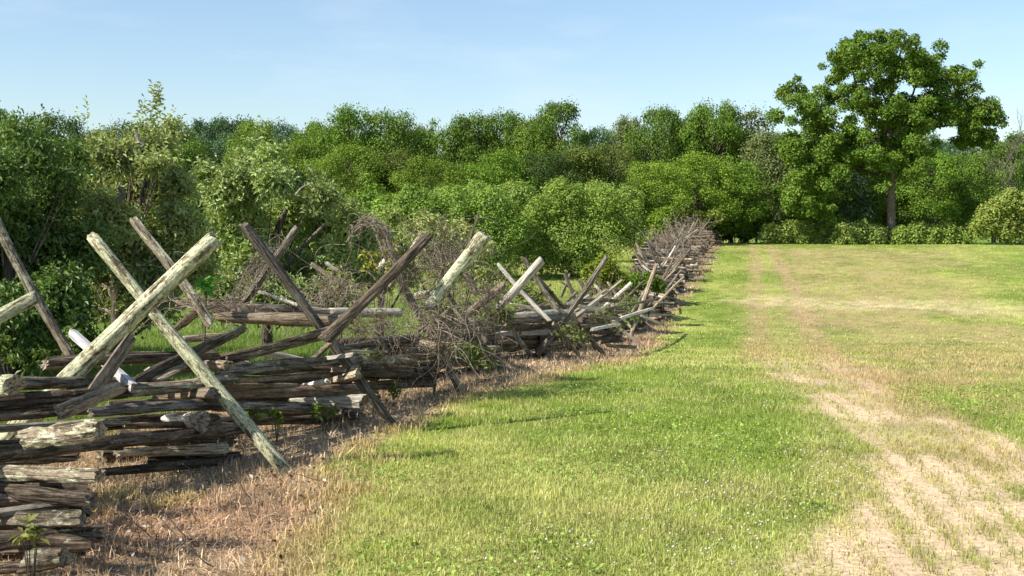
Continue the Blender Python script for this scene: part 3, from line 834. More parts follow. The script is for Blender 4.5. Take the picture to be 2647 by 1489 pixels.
def along(pts, t):
    s = t * (len(pts) - 1); i = min(int(s), len(pts) - 2)
    return pts[i] * (1 - (s - i)) + pts[i + 1] * (s - i)
def vine(label, path, spread, n, loose, rad=.0045, name='dead_vine', curl=.38, reach=.35, grav=.12, mat=None):
    pts = [np.array(at(*p)) for p in path]
    out = []
    n, loose, rad, curl = int(n * .8), int(loose * .75), rad * .72, curl * .6
    for k in range(n):
        a = R.uniform(0, .6); b = min(1, a + R.uniform(.3, .8))
        o0, o1 = N.randn(3) * spread, N.randn(3) * spread
        m = 14
        out.append([along(pts, a + (b - a) * i / m) + o0 * (1 - i / m) + o1 * i / m + np.sin(i * .9 + k) * spread * .35 * np.array([math.cos(k), math.sin(k), math.cos(2 * k)]) for i in range(m + 1)])
    for k in range(loose):
        p = along(pts, R.random()) + N.randn(3) * spread
        out.append(wander(p, N.randn(3) + np.array([0, 0, .4]), R.uniform(.4, 1.4) * reach * 2, 14, curl, grav))
    V, Q = tubes(out, rad)
    return tag(link(name, mesh_np(name, V, Q, None, True), mat or M_VINE), label, 'vine', 'dead vines tangled in the fence')
vine('arched hook of dead brown vine rising over the fence', [(905, 640, 11.2), (915, 590, 11.2), (950, 570, 11.2), (985, 590, 11.2), (1010, 650, 11.2), (1035, 720, 11.3), (1065, 800, 11.4)], .045, 60, 50, .005, grav=.2, reach=.28)
vine('dead vine wound up the leaning stake beside the pale peeling log', [(560, 810, 10.7), (620, 760, 10.7), (655, 710, 10.7), (700, 655, 10.8), (705, 640, 10.8)], .055, 50, 60, .004, reach=.3)
vine('dark dead vine draped over the brown log end', [(450, 790, 10.3), (530, 790, 10.2), (600, 800, 10.3), (690, 800, 10.5)], .05, 40, 50, .004, reach=.3)
vine('low thicket of dead vine between the grey stake and the arched vine', [(800, 790, 11.4), (850, 750, 11.6), (900, 740, 11.6), (960, 780, 11.5)], .10, 40, 110, .004, reach=.4)
vine('large dense tangle of dead vine behind the lichen stake', [(1080, 700, 12.0), (1120, 660, 12.2), (1160, 640, 12.4), (1190, 680, 12.4), (1150, 740, 12.0), (1110, 800, 11.8)], .13, 60, 200, .0045, reach=.45, curl=.5)
vine('dead vine hanging down over the rails below the lichen stake', [(1100, 780, 11.6), (1130, 830, 11.5), (1150, 870, 11.5), (1200, 830, 11.8)], .12, 60, 150, .0045, reach=.45, grav=.2, curl=.5)
vine('dead vine wrapped round the short pink-brown stake', [(1215, 800, 13.1), (1260, 760, 13.2), (1290, 770, 13.3), (1240, 840, 13.2)], .09, 50, 110, .004, reach=.35, curl=.5)
vine('thin dead vine draped over the rails right of the dark forked stake', [(900, 830, 10.8), (960, 850, 10.9), (1030, 860, 11.0)], .08, 20, 90, .004, reach=.3, grav=.2, curl=.5)
vine('small upright tuft of dead stems in the dip', [(1530, 780, 29), (1560, 750, 29.5), (1590, 770, 30)], .15, 20, 60, .009, reach=.7)
vine('purple-brown brush pile on the far fence near the woods', [(1745, 640, 62), (1760, 600, 68), (1790, 605, 74), (1810, 620, 80)], .5, 50, 150, .014, 'brush_pile', reach=1.05, grav=.1)
vine('grey brush heaped on the fence halfway up the slope', [(1690, 690, 50), (1730, 670, 55), (1770, 640, 60)], .5, 40, 160, .013, 'brush_pile', reach=1.1, grav=0)

# small sticks lying in the litter
def sticks():
    out = []
    for _ in range(420):
        y = math.sqrt(R.uniform(5 ** 2, 16 ** 2))
        x = float(edge_x(y)) - R.uniform(.1, 1.7)
        if x < -2.7: continue
        out.append(wander((x, y, gz(x, y) + .02), (R.gauss(0, 1), R.gauss(0, 1), .25), R.uniform(.06, .32), 6, .25, .03))
    V, Q = tubes(out, .0035)
    tag(link('dry_twigs', mesh_np('dry_twigs', V, Q), M_WOOD['tan']), 'dry twigs scattered over the brown strip', 'twigs', kind='stuff')
sticks()

# ------------------------------------------------------------------ foliage
def leaves_np(P, Nn, size, asp, fold=.25, tintv=.25, droop=0.0, long_dir=None):
    """kite leaves at P facing Nn"""
    n = len(P)
    Nn = Nn / (np.linalg.norm(Nn, axis=1)[:, None] + 1e-9)
    if long_dir is None:
        long_dir = N.randn(n, 3)
    T = long_dir - Nn * (long_dir * Nn).sum(1)[:, None]
    T /= np.linalg.norm(T, axis=1)[:, None] + 1e-9
    B = np.cross(Nn, T)
    s = size[:, None]
    a = P
    m = P + T * s * .5
    w = B * s * asp * .5
    l, r = m + w + Nn * s * fold * asp, m - w + Nn * s * fold * asp
    t = P + T * s + np.array([0, 0, -1.0]) * s * droop
    V = np.stack([a, r, t, l], 1).reshape(-1, 3)
    k = np.arange(n)[:, None] * 4
    F1 = np.concatenate([k + np.array([0, 1, 2]), k + np.array([0, 2, 3])])
    return V, F1

def blob_points(blobs, n, flat=.8, shell=.55, cull=.72, ragged=.16):
    """points on the shells of many overlapping clumps, none deep inside another"""
    B = np.array([(b[0], b[1], b[2], b[3]) for b in blobs], float)
    wgt = B[:, 3] ** 2; wgt /= wgt.sum()
    idx = N.choice(len(B), n, p=wgt)
    d = N.randn(n, 3); d /= np.linalg.norm(d, axis=1)[:, None]
    low = (d[:, 2] < -.3) & (N.rand(n) < .5); d[low, 2] *= -1
    rad = B[idx, 3] * (shell + (1.03 - shell) * N.rand(n) ** .6)
    rad = rad * (1 + ragged * N.randn(n) * .6)
    off = d * rad[:, None] * np.array([1, 1, flat])
    P = B[idx, :3] + off
    keep = np.ones(n, bool)
    for j in range(len(B)):
        q = (P - B[j, :3]) / np.array([1, 1, flat])
        keep &= ~((np.linalg.norm(q, axis=1) < B[j, 3] * cull * .62) & (idx != j))
    return P[keep], d[keep], idx[keep]

def foliage_mesh(name, blobs, n, size, asp=.6, flat=.8, updown=.5, rnd=.55, tintv=.3, fold=.2, shell=.55, yellow=.25, ragged=.22):
    P, D, idx = blob_points(blobs, n, flat, shell, .72, ragged)
    k = len(P)
    Nn = D * .75 + np.array([0, 0, updown]) + N.randn(k, 3) * rnd
    sz = size * (.6 + .8 * N.rand(k))
    V, Fc = leaves_np(P, Nn, sz, asp, fold)
    bt = .82 + .36 * N.rand(len(blobs))
    br = bt[idx] * (1 - tintv / 2 + tintv * N.rand(k))
    hu = N.rand(k) * yellow
    c = np.stack([br * (1 + hu), br, br * (1 - hu)], 1)
    return mesh_np(name, V, Fc, np.repeat(c, 4, 0))

def limb_mesh(name, limbs, mat):
    """tapered limbs: list of (points, radius at base, radius at end)"""
    Vv, Qq, o = [], [], 0
    for P, ra, rb in limbs:
        P = np.asarray([list(p) for p in P], float)
        # smooth and subdivide
        for _ in range(2):
            Q = [P[0]]
            for i in range(len(P) - 1):
                Q += [P[i] * .75 + P[i + 1] * .25, P[i] * .25 + P[i + 1] * .75]
            Q.append(P[-1]); P = np.array(Q)
        n = len(P); sides = 9 if ra > .05 else 6
        T = np.gradient(P, axis=0); T /= np.linalg.norm(T, axis=1)[:, None] + 1e-9
        up = np.array([.1, .98, .13]); A = np.cross(T, up); A /= np.linalg.norm(A, axis=1)[:, None] + 1e-9
        Bv = np.cross(T, A)
        rr_ = (ra + (rb - ra) * np.linspace(0, 1, n) ** .8)
        rings = []
        for a in np.arange(sides) * 6.283 / sides:
            rj = (rr_ * (1 + .16 * (N.rand(n) - .5)))[:, None]
            rings.append(P + rj * (A * math.cos(a) + Bv * math.sin(a)))
        Vv.append(np.stack(rings, 1).reshape(-1, 3))
        i = (np.arange(n - 1)[:, None] * sides + np.arange(sides)[None]).ravel()
        j = (np.arange(n - 1)[:, None] * sides + (np.arange(sides)[None] + 1) % sides).ravel()
        Qq.append(np.stack([i, j, j + sides, i + sides], 1) + o)
        o += n * sides
    return mesh_np(name, np.concatenate(Vv), np.concatenate(Qq), None, True)

def flakes(name, label, cat, x, y, size, cols, lift, asp, tiltv):
    n = len(x)
    P = np.stack([x, y, ground(x, y) + lift * (.3 + N.rand(n))], 1)
    V, Fc = leaves_np(P, np.array([0, 0, 1.0]) + N.randn(n, 3) * tiltv, size * (.5 + N.rand(n)), asp, .2)
    me = mesh_np(name, V, Fc, np.repeat(cols, 4, 0))
    tag(link(name, me, M_GRASS), label, cat, kind='stuff')
yy1 = 4.6 + N.rand(9000) ** 1.4 * 18
xx1 = fence_x(yy1) - 1.6 + N.rand(9000) * 3.6
kk1 = masks(xx1, yy1)[0] > .6
xx1, yy1 = xx1[kk1], yy1[kk1]
pal = np.array([(.50, .38, .26), (.16, .105, .07), (.62, .54, .42), (.36, .22, .14), (.09, .06, .045), (.42, .33, .24)])
flakes('leaf_litter', 'brown bark chips and dead leaves lying on the strip by the fence', 'leaf litter', xx1, yy1, .03, pal[N.randint(0, 6, len(xx1))] * (.7 + .5 * N.rand(len(xx1)))[:, None], .05, .6, .55)
x2, y2 = scatter(60000, 5.3, 13, -.25, .52)
m2 = masks(x2, y2)
k2 = (N.rand(len(x2)) < .55 * sstep(.38, .68, fbm(x2, y2, .9, 77, 3))) & (m2[0] < .2) & (m2[3] < .2) & (m2[2] < .6)
x2, y2 = x2[k2], y2[k2]
flakes('broad_leaves', 'low clover leaves and broadleaf weeds growing through the mown grass', 'clover leaves', x2, y2, .022, np.array([.25, .36, .07]) * (.6 + .9 * N.rand(len(x2)))[:, None], .045, .8, .45)

# ---- generic woodland tree, one metre high, copied with its own size and colour
def variant(seed, shape):
    rg = random.Random(seed)
    limbs, blobs = [], []
    tw = .018
    limbs.append(([(0, 0, -.03), (.01, 0, .3), (-.01, .01, .6), (0, 0, .85)], tw, .005))
    nb = 84
    for k in range(nb):
        t = rg.uniform({'round': .14, 'tall': .26, 'spread': .33}[shape], .97) if k > 8 else rg.uniform(.75, .99)
        if shape == 'round': wr = .36 * math.sqrt(max(.02, 1 - ((t - .58) / .46) ** 2))
        elif shape == 'tall': wr = .25 * math.sqrt(max(.04, 1 - ((t - .55) / .5) ** 2))
        elif shape == 'spread': wr = .42 * max(.14, math.sin(math.pi * min(1, (t - .05) / .98)) ** .6)
        else: wr = .30 * max(.08, 1.1 - t)
        a = rg.uniform(0, 6.283)
        q = wr * math.sqrt(rg.uniform(.25, 1))
        r = rg.choice([.045, .055, .07, .085, .11, .13]) * (1.05 if t < .8 else .8) * rg.uniform(.9, 1.15)
        z = min(t, .995 - r * .6)
        blobs.append((math.cos(a) * q, math.sin(a) * q, z, r))
        if k % 3 == 0:
            h0 = max(.15, z - rg.uniform(.12, .25))
            limbs.append(([(0, 0, h0), (math.cos(a) * q * .5, math.sin(a) * q * .5, h0 + (z - h0) * .45), (math.cos(a) * q, math.sin(a) * q, z)], tw * .45, .002))
    trunk = limb_mesh('trunk', limbs, None)
    crown = foliage_mesh('crown', blobs, 22000, .0185, .7, .78, .5, .55, .5, .2, .55, .25, .42)
    trunk.materials.append(M_BARK); crown.materials.append(M_LEAF)
    return trunk, crown
VAR = {}
for i, s in enumerate(['round', 'round', 'tall', 'spread', 'tall', 'spread']):
    VAR[i] = variant(40 + i, s)
COL = {'mid': (.12, .23, .032), 'yel': (.175, .305, .036), 'dark': (.075, .15, .034), 'blue': (.085, .175, .085), 'olive': (.145, .215, .045), 'grey': (.165, .235, .09), 'lush': (.14, .27, .032)}  # 'blue' carries the bluish haze of far trees in the leaf colour
def tree(u, vtop, wpx, d, var, col, label, base=None, name='woodland_tree', group='trees along the edge of the woods'):
    p = at(u, 600, d)
    z0 = gz(p.x, d) if base is None else base
    ztop = EYE - (vtop - HOR) / F * d
    h = ztop - z0
    tr, cr = VAR[var]
    e = empty(name, (p.x, d, z0))
    tag(e, label, 'tree', group)
    wscale = wpx * d / F / {0: .80, 1: .80, 2: .58, 3: .92, 4: .58, 5: .92}[var]
    e.rotation_euler.z = R.uniform(0, 6.28)
    for nm, me in (('trunk', tr), ('crown', cr)):
        o = bpy.data.objects.new(nm, me); C.objects.link(o); o.parent = e
        o.scale = (wscale, wscale, h)
        c = COL[col] if isinstance(col, str) else col
        j = R.uniform(.68, 1.0)
        o.color = (c[0] * j, c[1] * j, c[2] * j, 1)
    return e

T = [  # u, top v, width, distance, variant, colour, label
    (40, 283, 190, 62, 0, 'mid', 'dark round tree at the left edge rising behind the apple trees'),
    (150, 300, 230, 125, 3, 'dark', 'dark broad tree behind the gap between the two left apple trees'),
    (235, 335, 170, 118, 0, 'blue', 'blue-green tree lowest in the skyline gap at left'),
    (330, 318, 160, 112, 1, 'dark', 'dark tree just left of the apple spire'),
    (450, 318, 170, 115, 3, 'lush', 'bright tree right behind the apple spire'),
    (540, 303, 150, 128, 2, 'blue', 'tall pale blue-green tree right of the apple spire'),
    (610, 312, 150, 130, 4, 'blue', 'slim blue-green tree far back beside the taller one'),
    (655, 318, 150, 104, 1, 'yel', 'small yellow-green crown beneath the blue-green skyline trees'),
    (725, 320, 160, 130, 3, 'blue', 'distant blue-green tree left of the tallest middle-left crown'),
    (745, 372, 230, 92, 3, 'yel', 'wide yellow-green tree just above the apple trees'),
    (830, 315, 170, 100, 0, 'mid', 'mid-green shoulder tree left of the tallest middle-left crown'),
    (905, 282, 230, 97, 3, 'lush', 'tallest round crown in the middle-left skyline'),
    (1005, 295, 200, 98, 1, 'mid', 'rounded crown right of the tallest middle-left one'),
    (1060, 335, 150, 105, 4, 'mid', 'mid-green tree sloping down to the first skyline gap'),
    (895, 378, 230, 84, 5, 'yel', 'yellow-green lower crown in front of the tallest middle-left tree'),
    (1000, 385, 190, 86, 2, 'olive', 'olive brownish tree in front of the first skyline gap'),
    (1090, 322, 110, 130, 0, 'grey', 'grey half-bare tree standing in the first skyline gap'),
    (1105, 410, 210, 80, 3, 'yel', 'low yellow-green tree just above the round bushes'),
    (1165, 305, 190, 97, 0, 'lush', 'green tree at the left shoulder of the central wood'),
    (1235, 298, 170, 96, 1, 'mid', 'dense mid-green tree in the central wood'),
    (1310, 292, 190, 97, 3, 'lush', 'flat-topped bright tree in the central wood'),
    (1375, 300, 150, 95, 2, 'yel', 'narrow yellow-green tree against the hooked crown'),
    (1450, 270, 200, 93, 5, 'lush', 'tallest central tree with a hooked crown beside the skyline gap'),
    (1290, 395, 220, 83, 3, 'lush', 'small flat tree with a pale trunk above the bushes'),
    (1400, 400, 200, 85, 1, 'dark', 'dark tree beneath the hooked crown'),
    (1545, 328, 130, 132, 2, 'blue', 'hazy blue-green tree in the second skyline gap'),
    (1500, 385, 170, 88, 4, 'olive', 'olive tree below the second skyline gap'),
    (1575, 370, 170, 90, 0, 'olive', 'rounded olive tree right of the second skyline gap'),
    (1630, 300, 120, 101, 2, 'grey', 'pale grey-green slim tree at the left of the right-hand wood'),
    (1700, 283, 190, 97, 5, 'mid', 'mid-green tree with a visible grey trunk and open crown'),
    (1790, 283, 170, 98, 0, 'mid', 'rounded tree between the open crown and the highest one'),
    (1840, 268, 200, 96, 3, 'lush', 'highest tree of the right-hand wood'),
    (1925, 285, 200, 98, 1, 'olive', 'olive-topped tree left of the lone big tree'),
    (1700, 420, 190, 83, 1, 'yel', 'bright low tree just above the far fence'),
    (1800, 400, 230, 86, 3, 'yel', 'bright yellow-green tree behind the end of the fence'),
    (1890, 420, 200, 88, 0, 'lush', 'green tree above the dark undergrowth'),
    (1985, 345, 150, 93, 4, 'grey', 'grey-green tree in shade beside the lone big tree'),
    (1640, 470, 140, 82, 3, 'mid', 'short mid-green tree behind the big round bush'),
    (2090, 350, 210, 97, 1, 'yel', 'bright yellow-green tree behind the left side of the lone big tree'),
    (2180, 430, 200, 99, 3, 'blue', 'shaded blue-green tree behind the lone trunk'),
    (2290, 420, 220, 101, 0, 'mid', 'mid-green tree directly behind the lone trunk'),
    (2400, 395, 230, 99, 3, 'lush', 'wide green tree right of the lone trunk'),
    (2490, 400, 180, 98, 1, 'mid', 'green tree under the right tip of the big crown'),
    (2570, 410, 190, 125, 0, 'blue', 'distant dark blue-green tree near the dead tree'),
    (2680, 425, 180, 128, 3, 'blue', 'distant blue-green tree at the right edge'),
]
for a in T: tree(*a)
# rows standing deeper in the wood, seen only through the gaps
k = 0
for row, (d, v0) in enumerate(((112, 352), (138, 345))):
    for u in range(-60, 2760, 105):
        if 1000 < u + 50 < 1160 or 1490 < u + 50 < 1610: dv = 35
        else: dv = 0
        tree(u + R.uniform(-25, 25), v0 + dv + R.uniform(-12, 25), 190, d + R.uniform(-5, 5), k % 2, R.choice(['mid', 'dark', 'olive', 'dark', 'blue']),
             'green tree standing deep in the wood behind the front row', group='trees deeper in the wood')
        k += 1

# ---- shrubs and bushes
def bush(label, blobs, d, n, leaf, col, cat='bush', name='bush', asp=.5, jit=.5, tintv=.5, updown=.55, rnd=.5, group=None, mat=None, flat=.95, fill=3, foot=None, yellow=.3):
    bl = []
    us = [b[0] for b in blobs]
    cu = sum(us) / len(us)
    base = at(cu, 600, d)
    z0 = gz(base.x, d) if foot is None else foot
    rg = random.Random(int(cu * 7 + d))
    for (u, v, r) in blobs:
        p = at(u, v, d); rm = r * d / F
        cc0 = p - Vector((base.x, d, z0)); bl.append((cc0.x, cc0.y, cc0.z, rm * .8))
        for q in range(fill + 2):
            s = rg.uniform(.28, .5)
            a, b2 = rg.uniform(0, 6.283), rg.uniform(-1, 1)
            k = rm * (1 - s) * 1.05
            o = Vector((math.cos(a) * math.sqrt(1 - b2 * b2) * k, math.sin(a) * math.sqrt(1 - b2 * b2) * k, b2 * k))
            c = p + o - Vector((base.x, d, z0))
            bl.append((c.x, c.y, c.z, rm * s))
    e = empty(name, (base.x, d, z0))
    tag(e, label, cat, group)
    me = foliage_mesh('foliage', bl, n, leaf, asp, flat, updown, rnd, tintv, .2, .7, yellow)
    o = link('foliage', me, mat or M_LEAF, e)
    o.color = (*COL[col], 1) if isinstance(col, str) else (*col, 1)
    stems = []
    for b in bl[::max(1, len(bl) // 8)]:
        stems.append(([(b[0] * .15, b[1] * .15, -.05), (b[0] * .5, b[1] * .5, max(.1, b[2] * .5)), (b[0], b[1], b[2])], .02 + .0004 * d, .006))
    link('stem', limb_mesh('stem', stems, None), M_BARK, e)
    return e
WIL = (.20, .335, .065)
bush('large round grey-green bush with its foot in the left field', [(1400, 560, 60), (1470, 520, 60), (1560, 530, 70), (1620, 570, 60), (1390, 650, 65), (1460, 620, 90), (1560, 620, 80), (1640, 610, 40), (1420, 690, 45), (1500, 680, 55), (1370, 610, 50)], 54, 42000, .14, WIL, asp=.42)
bush('round bush left of the largest one, partly behind the vines', [(1080, 540, 70), (1180, 530, 70), (1270, 550, 75), (1320, 600, 60), (1120, 620, 90), (1230, 640, 90), (1290, 680, 60), (1010, 560, 60)], 52, 36000, .14, (.18, .32, .06), asp=.42)
bush('wide bush crest rising behind the two round bushes', [(1240, 510, 50), (1340, 510, 55), (1440, 505, 50), (1540, 510, 50), (1620, 520, 45), (1150, 520, 50), (1060, 530, 45), (1340, 560, 60)], 62, 24000, .15, (.21, .34, .08), asp=.45)
bush('pale silvery bush with loose leaves behind the arched vine', [(1040, 610, 55), (1110, 600, 60), (1180, 610, 55), (1240, 650, 55), (1070, 680, 60), (1160, 690, 60), (1230, 720, 50), (1290, 740, 40)], 24, 9000, .085, (.29, .37, .16), asp=.4)
bush('small yellow-green bush beside the fence in the dip', [(1560, 700, 42), (1545, 735, 38), (1590, 735, 40), (1530, 710, 28)], 33, 8000, .085, (.17, .25, .02), asp=.5)
bush('low dark green bush spreading along the fence right of the yellow-green one', [(1640, 728, 30), (1680, 730, 28), (1615, 745, 26), (1705, 740, 18)], 36, 5200, .09, (.10, .19, .02), asp=.5)
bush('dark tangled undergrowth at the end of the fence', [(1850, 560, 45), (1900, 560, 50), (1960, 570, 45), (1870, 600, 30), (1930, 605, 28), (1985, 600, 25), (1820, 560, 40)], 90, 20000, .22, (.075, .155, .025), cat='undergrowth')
bush('light green sprig growing out of the brush pile', [(1830, 570, 22), (1850, 560, 20), (1800, 560, 22), (1765, 565, 20)], 82, 2600, .2, (.17, .24, .05))
bush('low green clump left of the far brush pile', [(1710, 600, 32), (1720, 560, 30), (1680, 640, 25), (1700, 570, 25)], 76, 7000, .2, (.15, .27, .025))
for i, (u, w, t, lab) in enumerate(((2040, 75, 580, 'first length of the low hedge on the crest, left of the trunk'), (2130, 75, 583, 'second length of the low hedge on the crest'), (2225, 70, 584, 'hedge bush touching the lone trunk on its left'), (2370, 65, 586, 'hedge bush touching the lone trunk on its right'), (2455, 60, 588, 'last dark hedge bush before the tall pale shrub'))):
    bush(lab, [(u - w * .6, t + 22, 30), (u, t + 14, 32), (u + w * .6, t + 20, 30), (u - w * .3, t + 34, 28), (u + w * .35, t + 36, 28), (u - w * .8, t + 36, 26)], 86.5 if i < 2 else 84.5, 8000, .19, (.22, .33, .085) if i < 3 else (.20, .32, .07), group='low hedge bushes on the crest')
bush('tall pale green shrub at the right end of the crest', [(2560, 560, 45), (2610, 530, 50), (2660, 540, 55), (2540, 590, 38), (2600, 590, 45), (2670, 600, 50), (2700, 560, 50)], 83, 22000, .19, (.23, .33, .08))
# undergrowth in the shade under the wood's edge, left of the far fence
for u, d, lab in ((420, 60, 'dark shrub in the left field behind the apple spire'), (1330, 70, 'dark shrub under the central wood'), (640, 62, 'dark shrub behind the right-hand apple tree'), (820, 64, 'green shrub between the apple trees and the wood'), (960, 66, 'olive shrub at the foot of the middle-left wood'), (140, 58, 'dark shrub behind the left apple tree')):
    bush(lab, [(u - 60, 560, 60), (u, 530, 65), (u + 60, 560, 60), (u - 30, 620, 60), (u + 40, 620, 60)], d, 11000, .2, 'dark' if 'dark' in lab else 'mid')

# ---- the lone big tree on the crest
def big_tree():
    d = 86.0
    base = at(2305, 600, d); z0 = gz(base.x, d)
    B = [(2165, 115, 34), (2215, 100, 38), (2260, 120, 40), (2320, 100, 38), (2370, 118, 36), (2415, 150, 34), (2180, 150, 40), (2240, 160, 45), (2300, 165, 45), (2360, 170, 42), (2130, 175, 30), (2150, 200, 38), (2210, 215, 42),
         (2290, 225, 36), (2380, 215, 40), (2430, 200, 30), (2460, 190, 26), (2485, 215, 28), (2505, 240, 26), (2470, 240, 28), (2040, 230, 24), (2060, 255, 28), (2020, 262, 22), (2090, 285, 32), (2130, 255, 34), (2170, 265, 38), (2030, 300, 24), (2015, 320, 24),
         (2080, 330, 40), (2060, 380, 36), (2110, 370, 40), (2040, 430, 32), (2085, 430, 40), (2120, 450, 34), (2060, 480, 36), (2110, 510, 36), (2150, 340, 36), (2200, 300, 30), (2190, 350, 36), (2230, 330, 30), (2210, 400, 34), (2170, 400, 34), (2180, 430, 26),
         (2290, 290, 32), (2330, 280, 30), (2310, 330, 36), (2350, 320, 30), (2280, 340, 30), (2410, 270, 36), (2450, 280, 38), (2490, 290, 36), (2530, 300, 28), (2390, 310, 30), (2550, 320, 20), (2470, 330, 30), (2510, 340, 28), (2530, 370, 22), (2480, 370, 22), (2440, 315, 26),
         (2290, 400, 36), (2340, 400, 36), (2260, 430, 32), (2310, 440, 34), (2370, 420, 30), (2260, 470, 24), (2350, 450, 26), (2380, 390, 24), (2070, 545, 30), (2130, 555, 26), (2560, 345, 16), (2250, 480, 20)]
    rg = random.Random(5)
    bl = []
    for (u, v, r) in B:
        dd = rg.uniform(-1, 1) * (2.6 + 2.2 * (1 - abs(u - 2300) / 320.0))
        p = at(u, v, d)
        rm = r * d / F
        rm *= 1.25; p = at(u, v + 8, d)
        for q in range(7):
            s = rg.uniform(.26, .55)
            o = Vector((rg.gauss(0, 1), rg.gauss(0, 1), rg.gauss(0, 1))).normalized() * rm * (1 - s) * 1.15
            bl.append((p.x - base.x + o.x, dd + o.y, p.z - z0 + o.z, rm * s))
    OUT = [(2114,164),(2122,143),(2165,130),(2195,83),(2251,74),(2298,96),(2345,81),(2371,87),(2396,113),(2422,100),(2448,130),(2443,155),(2465,151),(2499,168),(2522,190),(2503,224),(2525,245),(2559,288),(2576,318),(2554,391),(2490,378),(2448,340),(2392,335),(2383,395),(2370,446),(2328,459),(2298,455),(2264,493),(2238,472),(2242,446),(2178,425),(2174,442),(2144,510),(2114,566),(2011,562),(2007,403),(2020,340),(1994,305),(2003,245),(2041,198),(2084,220),(2114,211)]
    HOLES = [(2250, 228, 12), (2312, 262, 10), (2380, 232, 9), (2405, 350, 14), (2262, 385, 18), (2215, 320, 9), (2440, 250, 8), (2170, 300, 8), (2455, 345, 12), (2160, 385, 10)]
    def inside(x, y):
        c = False
        for i in range(len(OUT)):
            (x0, y0), (x1, y1) = OUT[i - 1], OUT[i]
            if (y0 > y) != (y1 > y) and x < (x1 - x0) * (y - y0) / (y1 - y0) + x0: c = not c
        return c
    bl = []
    while len(bl) < 400:
        u, v, r = rg.uniform(1990, 2580), rg.uniform(70, 570), rg.uniform(11, 27)
        if any(math.hypot(u - a, v - b) < q + r * .8 for a, b, q in HOLES): continue
        if not all(inside(u + r * .75 * math.cos(a), v + r * .75 * math.sin(a)) for a in (0, 1.05, 2.1, 3.14, 4.2, 5.2)): continue
        dd = rg.uniform(-1, 1) * (2.2 + 2.6 * (1 - abs(u - 2290) / 320.0))
        p = at(u, v, d)
        bl.append((p.x - base.x, dd, p.z - z0, r * d / F))
    for (u, v, r) in B:
        if v < 345 and not (u > 2380 and v > 260): continue
        for q in range(4):
            p = at(u + rg.uniform(-.6, .6) * r, v + rg.uniform(-.6, .6) * r, d)
            bl.append((p.x - base.x, rg.uniform(-3.2, 1.0), p.z - z0, r * rg.uniform(.4, .62) * d / F))
    e = empty('oak_tree', (base.x, d, z0))
    tag(e, 'lone tall broad-crowned tree standing on the grassy crest', 'tree')
    me = foliage_mesh('crown', bl, 150000, .175, .75, .85, .4, .6, .6, .2, .45, .45)
    o = link('crown', me, M_LEAF, e); o.color = (.105, .215, .032, 1)
    def pt(u, v, dy=0): 
        p = at(u, v, d); return (p.x - base.x, dy, p.z - z0)
    link('trunk', limb_mesh('trunk', [([pt(2305, 640), pt(2305, 612), pt(2304, 560), pt(2303, 480), pt(2310, 400), pt(2300, 330)], .44, .17)], None), M_BARK, e)
    link('root_flare', limb_mesh('root_flare', [([pt(2305, 645), pt(2305, 620), pt(2305, 590)], .56, .33)], None), M_BARK, e)
    for ps, a in (([(2303, 470), (2270, 380), (2240, 280), (2220, 180), (2215, 120)], .20), ([(2305, 440), (2340, 330), (2370, 230), (2400, 160)], .17), ([(2308, 390), (2370, 340), (2440, 325), (2500, 330), (2540, 350)], .13),
                  ([(2302, 420), (2240, 350), (2160, 310), (2080, 270), (2045, 235)], .15), ([(2303, 470), (2220, 430), (2140, 420), (2070, 440)], .13), ([(2300, 330), (2295, 240), (2310, 150), (2320, 100)], .15),
                  ([(2306, 430), (2380, 350), (2430, 280), (2490, 230)], .11), ([(2303, 480), (2260, 470), (2230, 460)], .06), ([(2308, 450), (2350, 440), (2380, 420)], .07), ([(2290, 340), (2250, 240), (2180, 170)], .1), ([(2220, 430), (2120, 480), (2070, 540)], .07)):
        dy = rg.uniform(-2.5, 2.5)
        link('limb', limb_mesh('limb', [([pt(u, v, dy * i / (len(ps) - 1)) for i, (u, v) in enumerate(ps)], a, .03)], None), M_BARK, e)
big_tree()

# ---- dead tree at the right edge
def dead_tree(u, v, d, hpx, lean, label, seed):
    rg = random.Random(seed)
    b = at(u, v, d); z0 = gz(b.x, d)
    e = empty('dead_tree', (b.x, d, z0))
    tag(e, label, 'dead tree')
    s = d / F
    h = (b.z - z0) + hpx * s
    out = []
    def grow(p, dr, L, r, lev):
        pts = [p]
        q = Vector(p)
        dd = Vector(dr)
        for i in range(4):
            dd = (dd + Vector((rg.gauss(0, .16), rg.gauss(0, .16), .06))).normalized()
            q = q + dd * L / 4
            pts.append(tuple(q))
            if lev < 3 and i > 0:
                for _ in range(2):
                    nd = (dd + Vector((rg.gauss(0, .75), rg.gauss(0, .75), .35))).normalized()
                    grow(tuple(q), nd, L * rg.uniform(.4, .65), r * .5, lev + 1)
        out.append((pts, r, r * .35))
    grow((0, 0, -.1), (lean, 0, 1), h * .8, .10, 0)
    link('branch', limb_mesh('branch', out[:-1], None), M_BARKP, e)
    link('trunk', limb_mesh('trunk', out[-1:], None), M_BARKP, e)
dead_tree(2655, 600, 96, 235, -.16, 'bare dead tree with pale branches at the right edge', 3)
dead_tree(2605, 600, 97, 150, -.3, 'smaller leafless pale tree left of the taller bare one', 8)

